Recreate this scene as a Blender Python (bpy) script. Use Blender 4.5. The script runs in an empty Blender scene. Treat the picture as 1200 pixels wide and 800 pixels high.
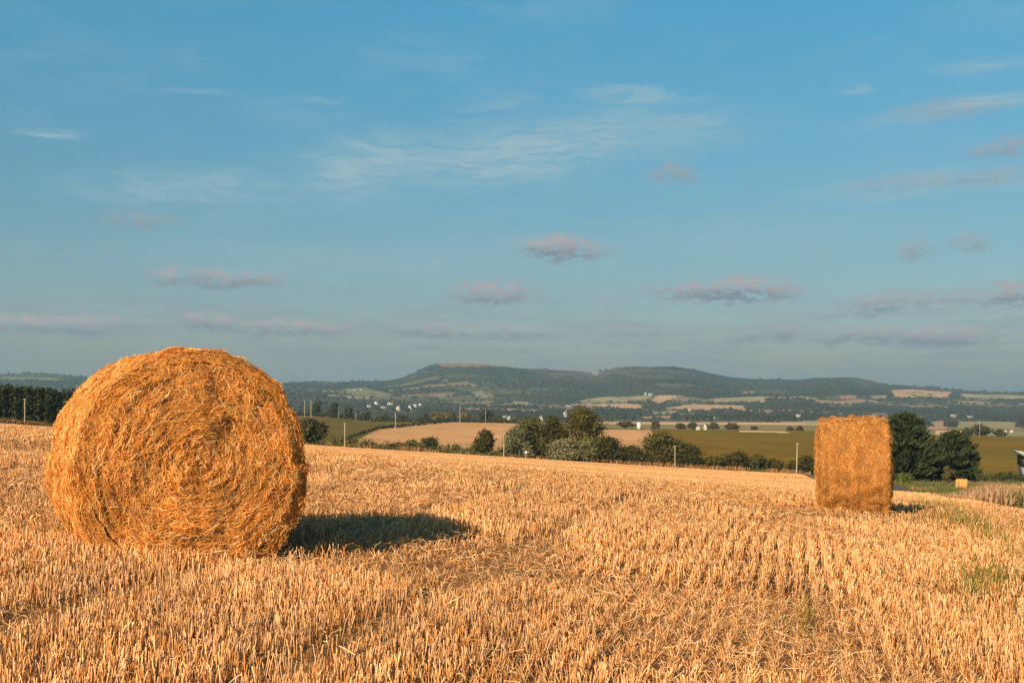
import bpy, math, random
import numpy as np
from mathutils import Vector

R = math.radians
rng = np.random.default_rng(7)
random.seed(7)
sc = bpy.context.scene
COL = sc.collection

# ---------------------------------------------------------------- camera
F = 1400.0            # focal length in pixels of the 1200 wide photograph
CX, HY = 600.0, 470.0  # principal column, eye-level row
EYE = 1.5
cam_d = bpy.data.cameras.new("camera")
cam = bpy.data.objects.new("camera", cam_d)
COL.objects.link(cam)
cam.location = (0, 0, EYE)
cam.rotation_euler = (R(90), 0, 0)
cam_d.sensor_width = 36.0
cam_d.lens = 36.0 * F / 1200.0
cam_d.shift_y = (HY - 400.0) / 1200.0
cam_d.clip_start = 0.1
cam_d.clip_end = 40000
sc.camera = cam

# ---------------------------------------------------------------- light
SUN_AZ = 32.0     # shadows run this many degrees to the right of the view
SUN_EL = 26.0
SUN_STR = 4.8
SKY_STR = 0.067
sun_d = bpy.data.lights.new("sun", 'SUN')
sun_d.energy = SUN_STR
sun_d.angle = R(0.55)
sun_d.color = (1.0, 0.72, 0.43)
sun = bpy.data.objects.new("sun", sun_d)
COL.objects.link(sun)
_d = Vector((math.sin(R(SUN_AZ)) * math.cos(R(SUN_EL)), math.cos(R(SUN_AZ)) * math.cos(R(SUN_EL)), -math.sin(R(SUN_EL))))
sun.rotation_euler = _d.to_track_quat('-Z', 'Y').to_euler()
sun.location = (-30, -40, 30)

sc.view_settings.view_transform = 'Standard'
sc.view_settings.look = 'None'
sc.view_settings.exposure = 0.97
sc.view_settings.gamma = 1.0
sc.cycles.use_denoising = True
sc.cycles.max_bounces = 6
sc.cycles.diffuse_bounces = 3
sc.cycles.volume_bounces = 0
sc.cycles.transparent_max_bounces = 8

# ---------------------------------------------------------------- world: sky with clouds laid out by direction
class NT:
    """tiny node-tree writer"""
    def __init__(s, tree):
        s.t = tree; s.n = tree.nodes; s.l = tree.links
    def new(s, kind, **kw):
        nd = s.n.new(kind)
        for k, v in kw.items():
            setattr(nd, k, v)
        return nd
    def put(s, sock, v):
        if hasattr(v, 'is_output') or hasattr(v, 'links'):
            s.l.new(v, sock)
        else:
            sock.default_value = v
    def math(s, op, a, b=0.0, c=None, clamp=False):
        nd = s.new('ShaderNodeMath', operation=op, use_clamp=clamp)
        s.put(nd.inputs[0], a); s.put(nd.inputs[1], b)
        if c is not None: s.put(nd.inputs[2], c)
        return nd.outputs[0]
    def vmath(s, op, a, b=(0, 0, 0)):
        nd = s.new('ShaderNodeVectorMath', operation=op)
        s.put(nd.inputs[0], a); s.put(nd.inputs[1], b)
        return nd.outputs['Value'] if op in ('LENGTH', 'DISTANCE', 'DOT_PRODUCT') else nd.outputs['Vector']
    def noise(s, vec, scale, detail=4, rough=0.55, dim='3D', out='Fac', **kw):
        nd = s.new('ShaderNodeTexNoise', noise_dimensions=dim)
        s.put(nd.inputs['Vector'], vec)
        nd.inputs['Scale'].default_value = scale
        nd.inputs['Detail'].default_value = detail
        nd.inputs['Roughness'].default_value = rough
        for k, v in kw.items(): nd.inputs[k].default_value = v
        return nd.outputs[out]
    def mix(s, f, a, b, mode='MIX'):
        nd = s.new('ShaderNodeMix', data_type='RGBA', blend_type=mode)
        s.put(nd.inputs[0], f); s.put(nd.inputs[6], a); s.put(nd.inputs[7], b)
        return nd.outputs[2]
    def ramp(s, f, lo, hi, a=0.0, b=1.0, smooth=True):
        nd = s.new('ShaderNodeMapRange')
        nd.interpolation_type = 'SMOOTHSTEP' if smooth else 'LINEAR'
        s.put(nd.inputs[0], f)
        nd.inputs[1].default_value = lo; nd.inputs[2].default_value = hi
        nd.inputs[3].default_value = a; nd.inputs[4].default_value = b
        return nd.outputs[0]

world = bpy.data.worlds.new("World")
sc.world = world
world.use_nodes = True
wt = NT(world.node_tree)
wt.n.clear()
sky = wt.new('ShaderNodeTexSky', sky_type='NISHITA')
sky.sun_disc = False
sky.sun_elevation = R(SUN_EL)
sky.sun_rotation = R(180 + SUN_AZ)
sky.altitude = 50
sky.air_density = 1.0
sky.dust_density = 1.3
sky.ozone_density = 1.6
tc = wt.new('ShaderNodeTexCoord')
sep = wt.new('ShaderNodeSeparateXYZ'); wt.l.new(tc.outputs['Generated'], sep.inputs[0])
az = wt.math('ARCTAN2', sep.outputs[0], sep.outputs[1])
el = wt.math('ARCSINE', sep.outputs[2])
comb = wt.new('ShaderNodeCombineXYZ')
wt.l.new(az, comb.inputs[0]); wt.l.new(el, comb.inputs[1])
P2 = comb.outputs[0]
# soft warp so that the cloud edges are ragged
wn = wt.noise(P2, 34.0, 5, 0.6, out='Color')
wv = wt.vmath('SUBTRACT', wn, (0.5, 0.5, 0.5))
wv = wt.vmath('MULTIPLY', wv, (0.030, 0.014, 0.0))
PW = wt.vmath('ADD', P2, wv)
def d2(px, py):
    x = (px - CX) / F; z = (HY - py) / F
    return math.atan2(x, 1.0), math.asin(z / math.sqrt(1 + x * x + z * z))
cumulus = [(788, 205, 26, 10, .55), (655, 290, 44, 13, 1.0), (632, 288, 22, 11, .7), (578, 343, 46, 12, .95), (852, 342, 78, 11, .95),
           (868, 336, 44, 11, .8), (262, 327, 66, 9, .85), (200, 324, 20, 10, .7), (70, 380, 84, 10, .95), (246, 377, 36, 9, 1.0), (345, 385, 78, 9, .95),
           (165, 257, 40, 9, .45), (1022, 358, 30, 11, .75), (1080, 350, 62, 10, .6), (1072, 291, 20, 11, .6), (1136, 284, 18, 9, .5),
           (1188, 346, 28, 12, .95), (510, 387, 58, 8, .85), (610, 389, 62, 6, .75), (740, 390, 44, 6, .7), (872, 392, 22, 7, .8), (921, 390, 18, 8, .9),
           (1010, 394, 52, 8, .9), (1110, 394, 54, 9, 1.0), (1180, 175, 40, 9, .5), (715, 352, 20, 7, .35), (480, 380, 40, 6, .5), (20, 386, 50, 7, .6), (180, 382, 26, 6, .5), (560, 392, 60, 6, .4), (800, 388, 30, 5, .4), (1150, 352, 34, 8, .5), (700, 292, 30, 7, .4), (900, 345, 34, 6, .45), (1060, 214, 60, 7, .35), (1150, 208, 60, 7, .4), (1110, 128, 60, 9, .35)]
tot = None; shade = None
for (px, py, wx, wy, s) in cumulus:
    a, e = d2(px, py)
    sx = F / (wx * 1.25); sy = F / (wy * 1.4)
    q = wt.vmath('SUBTRACT', PW, (a, e, 0))
    q = wt.vmath('MULTIPLY', q, (sx, sy, 0))
    d = wt.vmath('LENGTH', q)
    m = wt.ramp(d, 1.30, 0.35, 0.0, s)
    sy_ = wt.vmath('DOT_PRODUCT', q, (0, 1, 0))
    h = wt.math('MULTIPLY', m, sy_)
    tot = m if tot is None else wt.math('MAXIMUM', tot, m)
    shade = h if shade is None else wt.math('ADD', shade, h)
fine = wt.noise(wt.vmath('MULTIPLY', P2, (1.0, 1.9, 1)), 95.0, 6, 0.66)
cum = wt.math('MULTIPLY', tot, wt.ramp(fine, 0.38, 0.56, 0.08, 1.0))
# cirrus: long veils
veil_c = [(600, 180, 320, 46, 1.0, .10), (430, 195, 130, 46, .9, .2), (745, 115, 90, 12, .75, -.06), (590, 122, 60, 12, .45, 0), (45, 156, 60, 5, .8, 0), (350, 122, 50, 5, .5, 0),
          (1140, 125, 110, 14, .9, .04), (1100, 215, 190, 18, .7, .03), (230, 220, 170, 26, .6, .05), (1190, 70, 70, 10, .6, 0), (1015, 103, 30, 8, .7, 0), (460, 300, 500, 26, .35, .02), (900, 270, 300, 30, .3, .02), (225, 112, 60, 6, .35, 0)]
sw = wt.noise(wt.vmath('MULTIPLY', P2, (1.0, 3.2, 1)), 9.0, 6, 0.62, out='Color')
swv = wt.vmath('MULTIPLY', wt.vmath('SUBTRACT', sw, (0.5, 0.5, 0.5)), (0.12, 0.035, 0))
PV = wt.vmath('ADD', P2, swv)
vt = None
for (px, py, wx, wy, s, tilt) in veil_c:
    a, e = d2(px, py)
    q = wt.vmath('SUBTRACT', PV, (a, e, 0))
    qx = wt.math('MULTIPLY', wt.vmath('DOT_PRODUCT', q, (1, tilt, 0)), F / wx)
    qy = wt.math('MULTIPLY', wt.vmath('DOT_PRODUCT', q, (-tilt, 1, 0)), F / wy)
    cb = wt.new('ShaderNodeCombineXYZ'); wt.l.new(qx, cb.inputs[0]); wt.l.new(qy, cb.inputs[1])
    m = wt.ramp(wt.vmath('LENGTH', cb.outputs[0]), 1.2, 0.0, 0.0, s)
    vt = m if vt is None else wt.math('MAXIMUM', vt, m)
fib = wt.noise(wt.vmath('MULTIPLY', PV, (1.0, 7.0, 1)), 26.0, 5, 0.6)
gen = wt.noise(wt.vmath('MULTIPLY', PV, (1.0, 3.5, 1)), 7.0, 4, 0.6)
veil = wt.math('MULTIPLY', vt, wt.ramp(fib, 0.30, 0.64, 0.22, 1.0))
veil = wt.math('ADD', veil, wt.math('MULTIPLY', wt.ramp(gen, 0.45, 0.75), 0.22), clamp=True)
# low bank of grey-blue haze cloud above the hills
bank = wt.noise(wt.vmath('MULTIPLY', PW, (1.0, 9.0, 1)), 10.0, 5, 0.6)
bankm = wt.math('MULTIPLY', wt.ramp(bank, 0.42, 0.66), wt.ramp(el, 0.11, 0.03, 0.0, 0.6))

tcol = wt.mix(wt.ramp(el, 0.03, 0.15, 0, 1, False), (0.50, 0.48, 0.51, 1), (0.41, 0.60, 0.60, 1))
tcol = wt.mix(wt.ramp(el, 0.15, 0.32, 0, 1, False), tcol, (0.33, 0.83, 0.86, 1))
tint = wt.mix(1.0, sky.outputs[0], tcol, 'MULTIPLY')
tint = wt.vmath('SCALE', tint)
wt.put(tint.node.inputs['Scale'], wt.ramp(az, -0.45, 0.2, 1.13, 1.03, False))
c1 = wt.mix(wt.math('MULTIPLY', veil, 1.1, clamp=True), tint, (2.45, 3.7, 4.2, 1))
c2 = wt.mix(bankm, c1, (1.8, 2.2, 2.6, 1))
cc = wt.mix(wt.ramp(shade, -0.6, 0.6), (1.72, 2.1, 2.4, 1), (3.35, 3.1, 3.1, 1))
c3 = wt.mix(wt.math('MULTIPLY', cum, 1.15, clamp=True), c2, cc)
bg = wt.new('ShaderNodeBackground'); bg.inputs[1].default_value = SKY_STR
wt.l.new(c3, bg.inputs[0])
wo = wt.new('ShaderNodeOutputWorld'); wt.l.new(bg.outputs[0], wo.inputs[0])
world.cycles.sampling_method = 'MANUAL'
world.cycles.sample_map_resolution = 512

# ---------------------------------------------------------------- helpers
def setp(o, label=None, cat=None, group=None, kind=None):
    if label: o["label"] = label
    if cat: o["category"] = cat
    if group: o["group"] = group
    if kind: o["kind"] = kind
    return o

def empty(name, loc=(0, 0, 0), rz=0.0):
    o = bpy.data.objects.new(name, None)
    o.empty_display_size = 0.3
    COL.objects.link(o)
    o.location = loc; o.rotation_euler = (0, 0, rz)
    return o

def np_mesh(name, V, faces, mat, col=None, parent=None, smooth=False, mats=None, midx=None):
    """faces: (n,k) int array, or list of such arrays with different k"""
    V = np.asarray(V, dtype=np.float32).reshape(-1, 3)
    if not isinstance(faces, list): faces = [faces]
    faces = [np.asarray(f, dtype=np.int32) for f in faces if len(f)]
    me = bpy.data.meshes.new(name)
    nf = sum(len(f) for f in faces); nl = sum(f.size for f in faces)
    me.vertices.add(len(V)); me.vertices.foreach_set('co', V.ravel())
    me.loops.add(nl); me.loops.foreach_set('vertex_index', np.concatenate([f.ravel() for f in faces]))
    me.polygons.add(nf)
    ls = []; s = 0
    for f in faces:
        k = f.shape[1]
        ls.append(s + np.arange(len(f)) * k); s += f.size
    me.polygons.foreach_set('loop_start', np.concatenate(ls).astype(np.int32))
    if smooth: me.polygons.foreach_set('use_smooth', np.ones(nf, dtype=bool))
    if midx is not None: me.polygons.foreach_set('material_index', np.asarray(midx, dtype=np.int32))
    me.update(calc_edges=True)
    if col is not None:
        at = me.color_attributes.new('col', 'FLOAT_COLOR', 'POINT')
        c = np.ones((len(V), 4), dtype=np.float32); c[:, :3] = col
        at.data.foreach_set('color', c.ravel())
    for m in (mats or [mat]): me.materials.append(m)
    o = bpy.data.objects.new(name, me)
    COL.objects.link(o)
    if parent is not None: o.parent = parent
    return o

def vnoise(x, y, seed=0):
    """smooth value noise 0..1"""
    x = np.asarray(x, float); y = np.asarray(y, float)
    xi = np.floor(x).astype(np.int64); yi = np.floor(y).astype(np.int64)
    fx = x - xi; fy = y - yi
    fx = fx * fx * (3 - 2 * fx); fy = fy * fy * (3 - 2 * fy)
    def h(a, b):
        n = (a * 374761393 + b * 668265263 + seed * 1442695041) & 0xFFFFFFFF
        n = ((n ^ (n >> 13)) * 1274126177) & 0xFFFFFFFF
        n = n ^ (n >> 16)
        return (n & 0xFFFF) / 65535.0
    a = h(xi, yi); b = h(xi + 1, yi); c = h(xi, yi + 1); d = h(xi + 1, yi + 1)
    return (a * (1 - fx) + b * fx) * (1 - fy) + (c * (1 - fx) + d * fx) * fy

def fbm(x, y, seed=0, o=3):
    s = 0; a = 0.5; t = 0
    for i in range(o):
        s = s + a * vnoise(x * 2 ** i, y * 2 ** i, seed + i); t += a; a *= 0.5
    return s / t

def sstep(a, b, x):
    t = np.clip((x - a) / (b - a), 0, 1)
    return t * t * (3 - 2 * t)

# ---------------------------------------------------------------- materials
def col_mat(name, rough=0.85, spec=0.25, vary=None, trans=0.0, bump=None):
    """albedo from the mesh's own colour attribute, with a little noise"""
    m = bpy.data.materials.new(name); m.use_nodes = True
    t = NT(m.node_tree); t.n.clear()
    at = t.new('ShaderNodeAttribute', attribute_name='col')
    c = at.outputs['Color']
    tcn = t.new('ShaderNodeTexCoord')
    if vary:
        for (scale, amt) in vary:
            n = t.noise(tcn.outputs['Object'], scale, 5, 0.6)
            f = t.ramp(n, 0.25, 0.75, 1 - amt, 1 + amt, smooth=False)
            cb = t.new('ShaderNodeCombineXYZ')
            for i in range(3): t.l.new(f, cb.inputs[i])
            c = t.mix(1.0, c, cb.outputs[0], 'MULTIPLY')
    b = t.new('ShaderNodeBsdfPrincipled')
    t.put(b.inputs['Base Color'], c)
    b.inputs['Roughness'].default_value = rough
    b.inputs['Specular IOR Level'].default_value = spec
    if bump:
        n = t.noise(tcn.outputs['Object'], bump[0], 5, 0.65)
        bn = t.new('ShaderNodeBump'); bn.inputs['Strength'].default_value = 1.0
        bn.inputs['Distance'].default_value = bump[1]
        t.l.new(n, bn.inputs['Height']); t.l.new(bn.outputs[0], b.inputs['Normal'])
    out = t.new('ShaderNodeOutputMaterial')
    sh = b.outputs[0]
    if trans > 0:
        tr = t.new('ShaderNodeBsdfTranslucent'); t.put(tr.inputs[0], c)
        mx = t.new('ShaderNodeMixShader'); mx.inputs[0].default_value = trans
        t.l.new(sh, mx.inputs[1]); t.l.new(tr.outputs[0], mx.inputs[2]); sh = mx.outputs[0]
    t.l.new(sh, out.inputs[0])
    return m

def flat_mat(name, col, rough=0.7, spec=0.3, scale=3.0, amt=0.15, metal=0.0):
    m = bpy.data.materials.new(name); m.use_nodes = True
    t = NT(m.node_tree); t.n.clear()
    tcn = t.new('ShaderNodeTexCoord')
    n = t.noise(tcn.outputs['Object'], scale, 5, 0.6)
    c = t.mix(t.ramp(n, 0.3, 0.7), tuple(x * (1 - amt) for x in col) + (1,), tuple(min(1, x * (1 + amt)) for x in col) + (1,))
    b = t.new('ShaderNodeBsdfPrincipled'); t.put(b.inputs['Base Color'], c)
    b.inputs['Roughness'].default_value = rough; b.inputs['Specular IOR Level'].default_value = spec
    b.inputs['Metallic'].default_value = metal
    out = t.new('ShaderNodeOutputMaterial'); t.l.new(b.outputs[0], out.inputs[0])
    return m

M_straw = col_mat('bale_straw', 0.62, 0.35, trans=0.15)
M_core = col_mat('bale_core', 0.9, 0.1, vary=[(9, .35), (45, .35)], bump=(70, 0.02))
M_stub = col_mat('stubble_straw', 0.6, 0.35, trans=0.2)
M_leaf = col_mat('foliage', 0.75, 0.2, trans=0.25)
M_bark = flat_mat('bark', (0.10, 0.075, 0.05), 0.95, 0.1, 6.0, 0.3)
M_terrain = col_mat('farmland_soil', 0.95, 0.05, vary=[(0.03, .16), (0.15, .14)], bump=(0.12, 1.2))
M_hill = col_mat('hill_cover', 0.95, 0.05, vary=[(0.006, .18), (0.03, .22)], bump=(0.035, 10.0))
M_white = flat_mat('white_render', (0.78, 0.76, 0.72), 0.8, 0.2, 0.6, 0.06)
M_wall = flat_mat('limewashed_wall', (0.40, 0.385, 0.36), 0.85, 0.1, 0.4, 0.15)
M_slate = flat_mat('slate_roof', (0.09, 0.095, 0.11), 0.7, 0.3, 0.8, 0.2)
M_glass = flat_mat('dark_glazing', (0.03, 0.035, 0.045), 0.2, 0.5, 1.0, 0.1)
M_wood = flat_mat('weathered_pole_wood', (0.30, 0.26, 0.19), 0.9, 0.1, 5.0, 0.2)
M_metal = flat_mat('grey_sheet_metal', (0.42, 0.44, 0.42), 0.45, 0.4, 1.2, 0.15, 0.2)
M_dark = flat_mat('dark_boards', (0.06, 0.05, 0.04), 0.9, 0.1, 2.0, 0.3)
M_tar = flat_mat('tarmac', (0.075, 0.072, 0.07), 0.9, 0.2, 2.0, 0.2)

# ---------------------------------------------------------------- terrain
# eye-level profile of the near field, and the sight-line rows of the land beyond it,
# read off as heights of real ground at each distance
_E = np.array([(-80, -.2), (-40, -0.05), (0, 0), (6, .0), (9, .05), (11, .08), (14, .13), (19.4, .13), (25, -.03), (30, -.32), (34, -.5)])
_py = np.arange(-80, 36, 0.25)
_pe = np.interp(_py, _E[:, 0], _E[:, 1])
_k = np.exp(-0.5 * (np.arange(-12, 13) / 6.0) ** 2); _k /= _k.sum()
_pe = np.convolve(np.pad(_pe, 12, mode='edge'), _k, mode='valid')
def near_z(X, Y):
    Xc = np.clip(X, -25.7, 25.7)
    return np.interp(Y, _py, _pe) - 0.083 * Xc

TC = [-600, 0, 200, 360, 450, 520, 600, 680, 760, 850, 950, 1050, 1200, 1800]
def frow(Y):
    e = float(np.interp(Y, _py, _pe))
    return [HY + (1.5 - e) * F / Y + 0.083 * (p - 600) for p in TC]
TR = {
 14: frow(14), 20: frow(20), 26: frow(26), 30: frow(30), 34: frow(34),
 62: [472, 502, 518, 531, 538, 543, 549, 555, 561, 568, 573, 577, 584, 612],
 115: [474, 500, 516, 529, 535, 540, 545.5, 551, 557, 563, 569, 580, 592, 615],
 200: [478, 498, 514, 525, 531, 536, 540.5, 546, 552, 558, 563, 567, 571, 585],
 320: [478, 496, 510, 521, 527, 531, 536, 541, 546, 551, 556, 557, 559, 570],
 345: [478, 495.5, 509.5, 520.5, 526.5, 530.5, 535.5, 540.5, 545.5, 550.5, 555, 556, 558, 569],
 420: [476, 493, 505, 516, 522, 526, 530, 535, 540, 545, 548, 549, 551, 560],
 600: [474, 488, 494, 500, 506, 508, 512, 516, 519, 523, 526, 528, 530, 536],
 850: [474, 486, 486, 486, 493.5, 493.5, 495, 501, 503, 504, 505, 509.5, 512, 516],
 1000: [478, 489, 489, 489, 497, 497, 497.5, 500, 500.5, 501.5, 503, 508, 510.5, 514],
 1500: [474, 486, 486, 486, 492, 492, 493, 495, 494.5, 495, 496.5, 502, 504, 508],
 1750: [476, 488, 488, 488, 494, 494, 495, 496, 496, 496.5, 498, 500, 501, 504],
 2500: [470, 478, 478, 479, 482, 484, 486, 486, 487, 488, 490, 493, 496, 498],
 3500: [460, 464, 464, 466, 468, 471, 474, 476, 474, 474, 476, 480, 484, 488],
}
SKY_P = [-600, 0, 60, 95, 200, 330, 430, 452, 470, 485, 500, 512, 525, 545, 565, 590, 620, 650, 690, 705, 720, 745, 775, 795, 812, 832, 850, 880, 900, 930, 960, 985, 1005, 1022, 1040, 1060, 1090, 1130, 1160, 1200, 1800]
SKY_Y = [440, 436, 436, 440, 445, 446.5, 446.5, 445, 441, 435, 428, 425, 423.3, 422.8, 424, 426.3, 429.5, 431, 434, 432, 429, 427, 427, 428.5, 431, 436, 440.5, 443, 443.5, 443, 441.5, 441.5, 442.5, 445, 449, 450.5, 452, 456, 457, 459, 462]
NPX = 801; PXG = np.linspace(-600, 1800, NPX)
LY0, LY1 = math.log(14), math.log(9500); NLY = 900
LYG = np.linspace(LY0, LY1, NLY)
rowsY = sorted(TR)
skyl = np.interp(PXG, SKY_P, SKY_Y)
base = [np.interp(PXG, TC, TR[y]) for y in rowsY]
# hill body between foot and crest, rounded
foot = base[-1]
for (y, w) in ((4200, .42), (4900, .80), (5500, 1.0)):
    rowsY.append(y); base.append(foot * (1 - w) + skyl * w)
rowsY += [6500, 9500]; base += [skyl + 12, skyl + 22]
base = np.array(base)
lr = np.log(np.array(rowsY, float))
S = np.empty((NLY, NPX))
for j in range(NPX): S[:, j] = np.interp(LYG, lr, base[:, j])
def blur(A, sig, ax):
    n = int(3 * sig); k = np.exp(-0.5 * (np.arange(-n, n + 1) / sig) ** 2); k /= k.sum()
    pad = [(0, 0), (0, 0)]; pad[ax] = (n, n)
    B = np.pad(A, pad, mode='edge')
    return np.apply_along_axis(lambda v: np.convolve(v, k, mode='valid'), ax, B)
# work on slopes z so the blur is of real height
Zg = EYE - (S - HY) * np.exp(LYG)[:, None] / F
_Zs = blur(Zg, 5.0, 0)
Zg = _Zs
_Zs = blur(Zg, 3.0, 1)
_w = sstep(math.log(5300), math.log(4000), LYG)[:, None]
Zg = _Zs * _w + Zg * (1 - _w)

def ground_z(X, Y, detail=True):
    X = np.asarray(X, float); Y = np.asarray(Y, float)
    Ys = np.maximum(Y, 14.5)
    px = np.clip(CX + F * X / Ys, -600, 1799.9)
    a = (px + 600) / 2400 * (NPX - 1); b = np.clip((np.log(Ys) - LY0) / (LY1 - LY0), 0, 0.99999) * (NLY - 1)
    a0 = np.minimum(a.astype(int), NPX - 2); b0 = b.astype(int)
    fa = a - a0; fb = b - b0
    z = (Zg[b0, a0] * (1 - fa) + Zg[b0, a0 + 1] * fa) * (1 - fb) + (Zg[b0 + 1, a0] * (1 - fa) + Zg[b0 + 1, a0 + 1] * fa) * fb
    w = sstep(26, 34, Y)
    z = near_z(X, Y) * (1 - w) + z * w
    if detail:
        z = z + (fbm(X * 0.7, Y * 0.7, 3, 3) - 0.5) * 0.05 * (1 - sstep(60, 120, Y))
        far = sstep(2200, 3600, Y)
        z = z + (fbm(X / 130, Y / 260, 9, 4) - 0.5) * 22 * far
    return z
gz = lambda x, y: float(ground_z(x, y))
def pt(px, Y):
    x = (px - CX) / F * Y
    return x, Y, gz(x, Y)
def scr(X, Y, Z):
    return CX + F * X / Y, HY - (Z - EYE) * F / Y

# rows / columns of the ground sheet
ry = list(np.arange(-40, 0, 2.0)) + list(np.arange(0, 14, 0.35))
ry += list(np.exp(np.linspace(math.log(14), math.log(340), 150)))
ry += list(np.exp(np.linspace(math.log(340), math.log(2000), 170))[1:])
ry += list(np.linspace(2000, 6600, 260)[1:]) + [7500, 9400]
ry = np.array(ry)
cu = np.concatenate([np.linspace(-900, -60, 120, endpoint=False), np.linspace(-60, 1260, 760), np.linspace(1260, 2100, 120)[1:]])
W = 0.5 * (ry + np.sqrt(ry * ry + 3600.0))
GX = (cu[None, :] - CX) / F * W[:, None]
GY = np.repeat(ry[:, None], len(cu), 1)
GZ = ground_z(GX, GY)
GP = CX + F * GX / np.maximum(GY, 1); GS = HY - (GZ - EYE) * F / np.maximum(GY, 1)

def inpoly(px, py, poly):
    r = np.zeros(px.shape, bool)
    n = len(poly)
    for i in range(n):
        x0, y0 = poly[i]; x1, y1 = poly[(i + 1) % n]
        c = ((y0 > py) != (y1 > py)) & (px < (x1 - x0) * (py - y0) / ((y1 - y0) + 1e-9) + x0)
        r ^= c
    return r

STRAW_FAR = np.array([0.50, 0.31, 0.16])
SOIL = np.array([0.36, 0.205, 0.095])
def bound_x(Y):   # right-hand border of the stubble field
    return 14.5 + (Y - 33) * 0.22
GC = np.zeros(GX.shape + (3,))
# near field: soil under stubble, turning to straw tone where stems stand too dense to see soil
n1 = fbm(GX * 0.35, GY * 0.35, 5, 3)[..., None]
w = sstep(25, 110, GY)[..., None]
soil = SOIL * (0.75 + 0.5 * n1)
strk = fbm(GX * 0.12 - GY * 0.02, GY * 0.035, 21, 3)[..., None]
straw = STRAW_FAR * (0.84 + 0.32 * strk)
GC[:] = soil * (1 - w) + straw * w
# worked bands across the far part of the field
band = sstep(0.52, 0.60, vnoise(GX * 0.012 + 4, np.log(np.maximum(GY, 1)) * 7.0, 31))[..., None] * sstep(45, 70, GY)[..., None]
GC *= 1 - 0.10 * band
fieldmask = (GY < 322)
right = (GX > bound_x(GY)) & (GY > 30)
verge = np.array([0.16, 0.14, 0.055]) * (0.7 + 0.6 * n1)
GC[right] = verge[right]
mid = GY >= 322
olive = np.array([0.15, 0.100, 0.007]); green = np.array([0.085, 0.095, 0.035])
gold = np.array([0.50, 0.28, 0.13])
wood_c = np.array([0.038, 0.045, 0.030])
nn = fbm(GX / 60, GY / 60, 12, 4)[..., None]
midcol = olive * (0.62 + 0.38 * nn + 0.38 * fbm(GX / 160, GY / 22, 13, 3)[..., None]) * (1 + .25 * (vnoise(GX / 90, GY / 70, 19)[..., None] - .5) * np.array([1.0, -.4, 0]))
GC[mid] = midcol[mid]
far1 = GY >= 900
plain = np.array([0.20, 0.16, 0.075]) * (0.75 + 0.5 * fbm(GX / 200, GY / 90, 14, 3)[..., None])
GC[far1] = plain[far1]
hillm = GY >= 1800
hc = wood_c * (0.8 + 0.5 * fbm(GX / 90, GY / 160, 15, 4)[..., None])
GC[hillm] = hc[hillm]
# open heather moor on the upper slopes and mixed pasture lower down
moor = np.array([0.115, 0.095, 0.065])
mm = (sstep(0.40, 0.60, fbm(GX / 420, GY / 500, 17, 3)) * sstep(4300, 5100, GY))[..., None]
GC = np.where(hillm[..., None], GC * (1 - 0.75 * mm) + moor * 0.75 * mm, GC)
past = (sstep(0.54, 0.60, vnoise(GX / 170, GY / 230, 41)) * (GY > 1800) * (GY < 4500) * 0.8)[..., None]
GC = GC * (1 - past) + np.array([0.12, 0.125, 0.07]) * past
def cells(X, Y):
    a = X * 0.95 + Y * 0.30 + 60 * vnoise(X / 500, Y / 500, 301); b = Y * 0.95 - X * 0.30 + 60 * vnoise(X / 500 + 7, Y / 500, 302)
    row = np.floor(b / 190.0); a2 = a + 137.0 * (row % 5)
    cid = np.floor(a2 / 260.0)
    hsh = vnoise(cid * 1.0 + 0.0, row * 1.0, 303)
    hs2 = vnoise(cid, row, 304)
    edge = np.minimum(np.minimum(a2 / 260.0 - cid, 1 - a2 / 260.0 + cid) * 260, np.minimum(b / 190.0 - row, 1 - b / 190.0 + row) * 190)
    return hsh, hs2, edge
hsh, hs2, cedge = cells(GX, GY)
PATCH = np.array([(0.16, 0.13, 0.075), (0.11, 0.105, 0.06), (0.20, 0.15, 0.09), (0.28, 0.19, 0.12), (0.085, 0.09, 0.05)])
pmask = (GY > 1800) & (GY < 4600) & (hsh < .46 - .25 * sstep(3900, 4600, GY))
pc = PATCH[np.minimum((hs2 * 5).astype(int), 4)]
GC[pmask] = (pc * (0.88 + 0.24 * fbm(GX / 30, GY / 70, 52, 3)[..., None]))[pmask]
T1 = (0.42, 0.27, 0.16); T2 = (0.50, 0.33, 0.20); T3 = (0.27, 0.23, 0.13); T4 = (0.17, 0.16, 0.085); T5 = (0.36, 0.24, 0.16)
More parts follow.
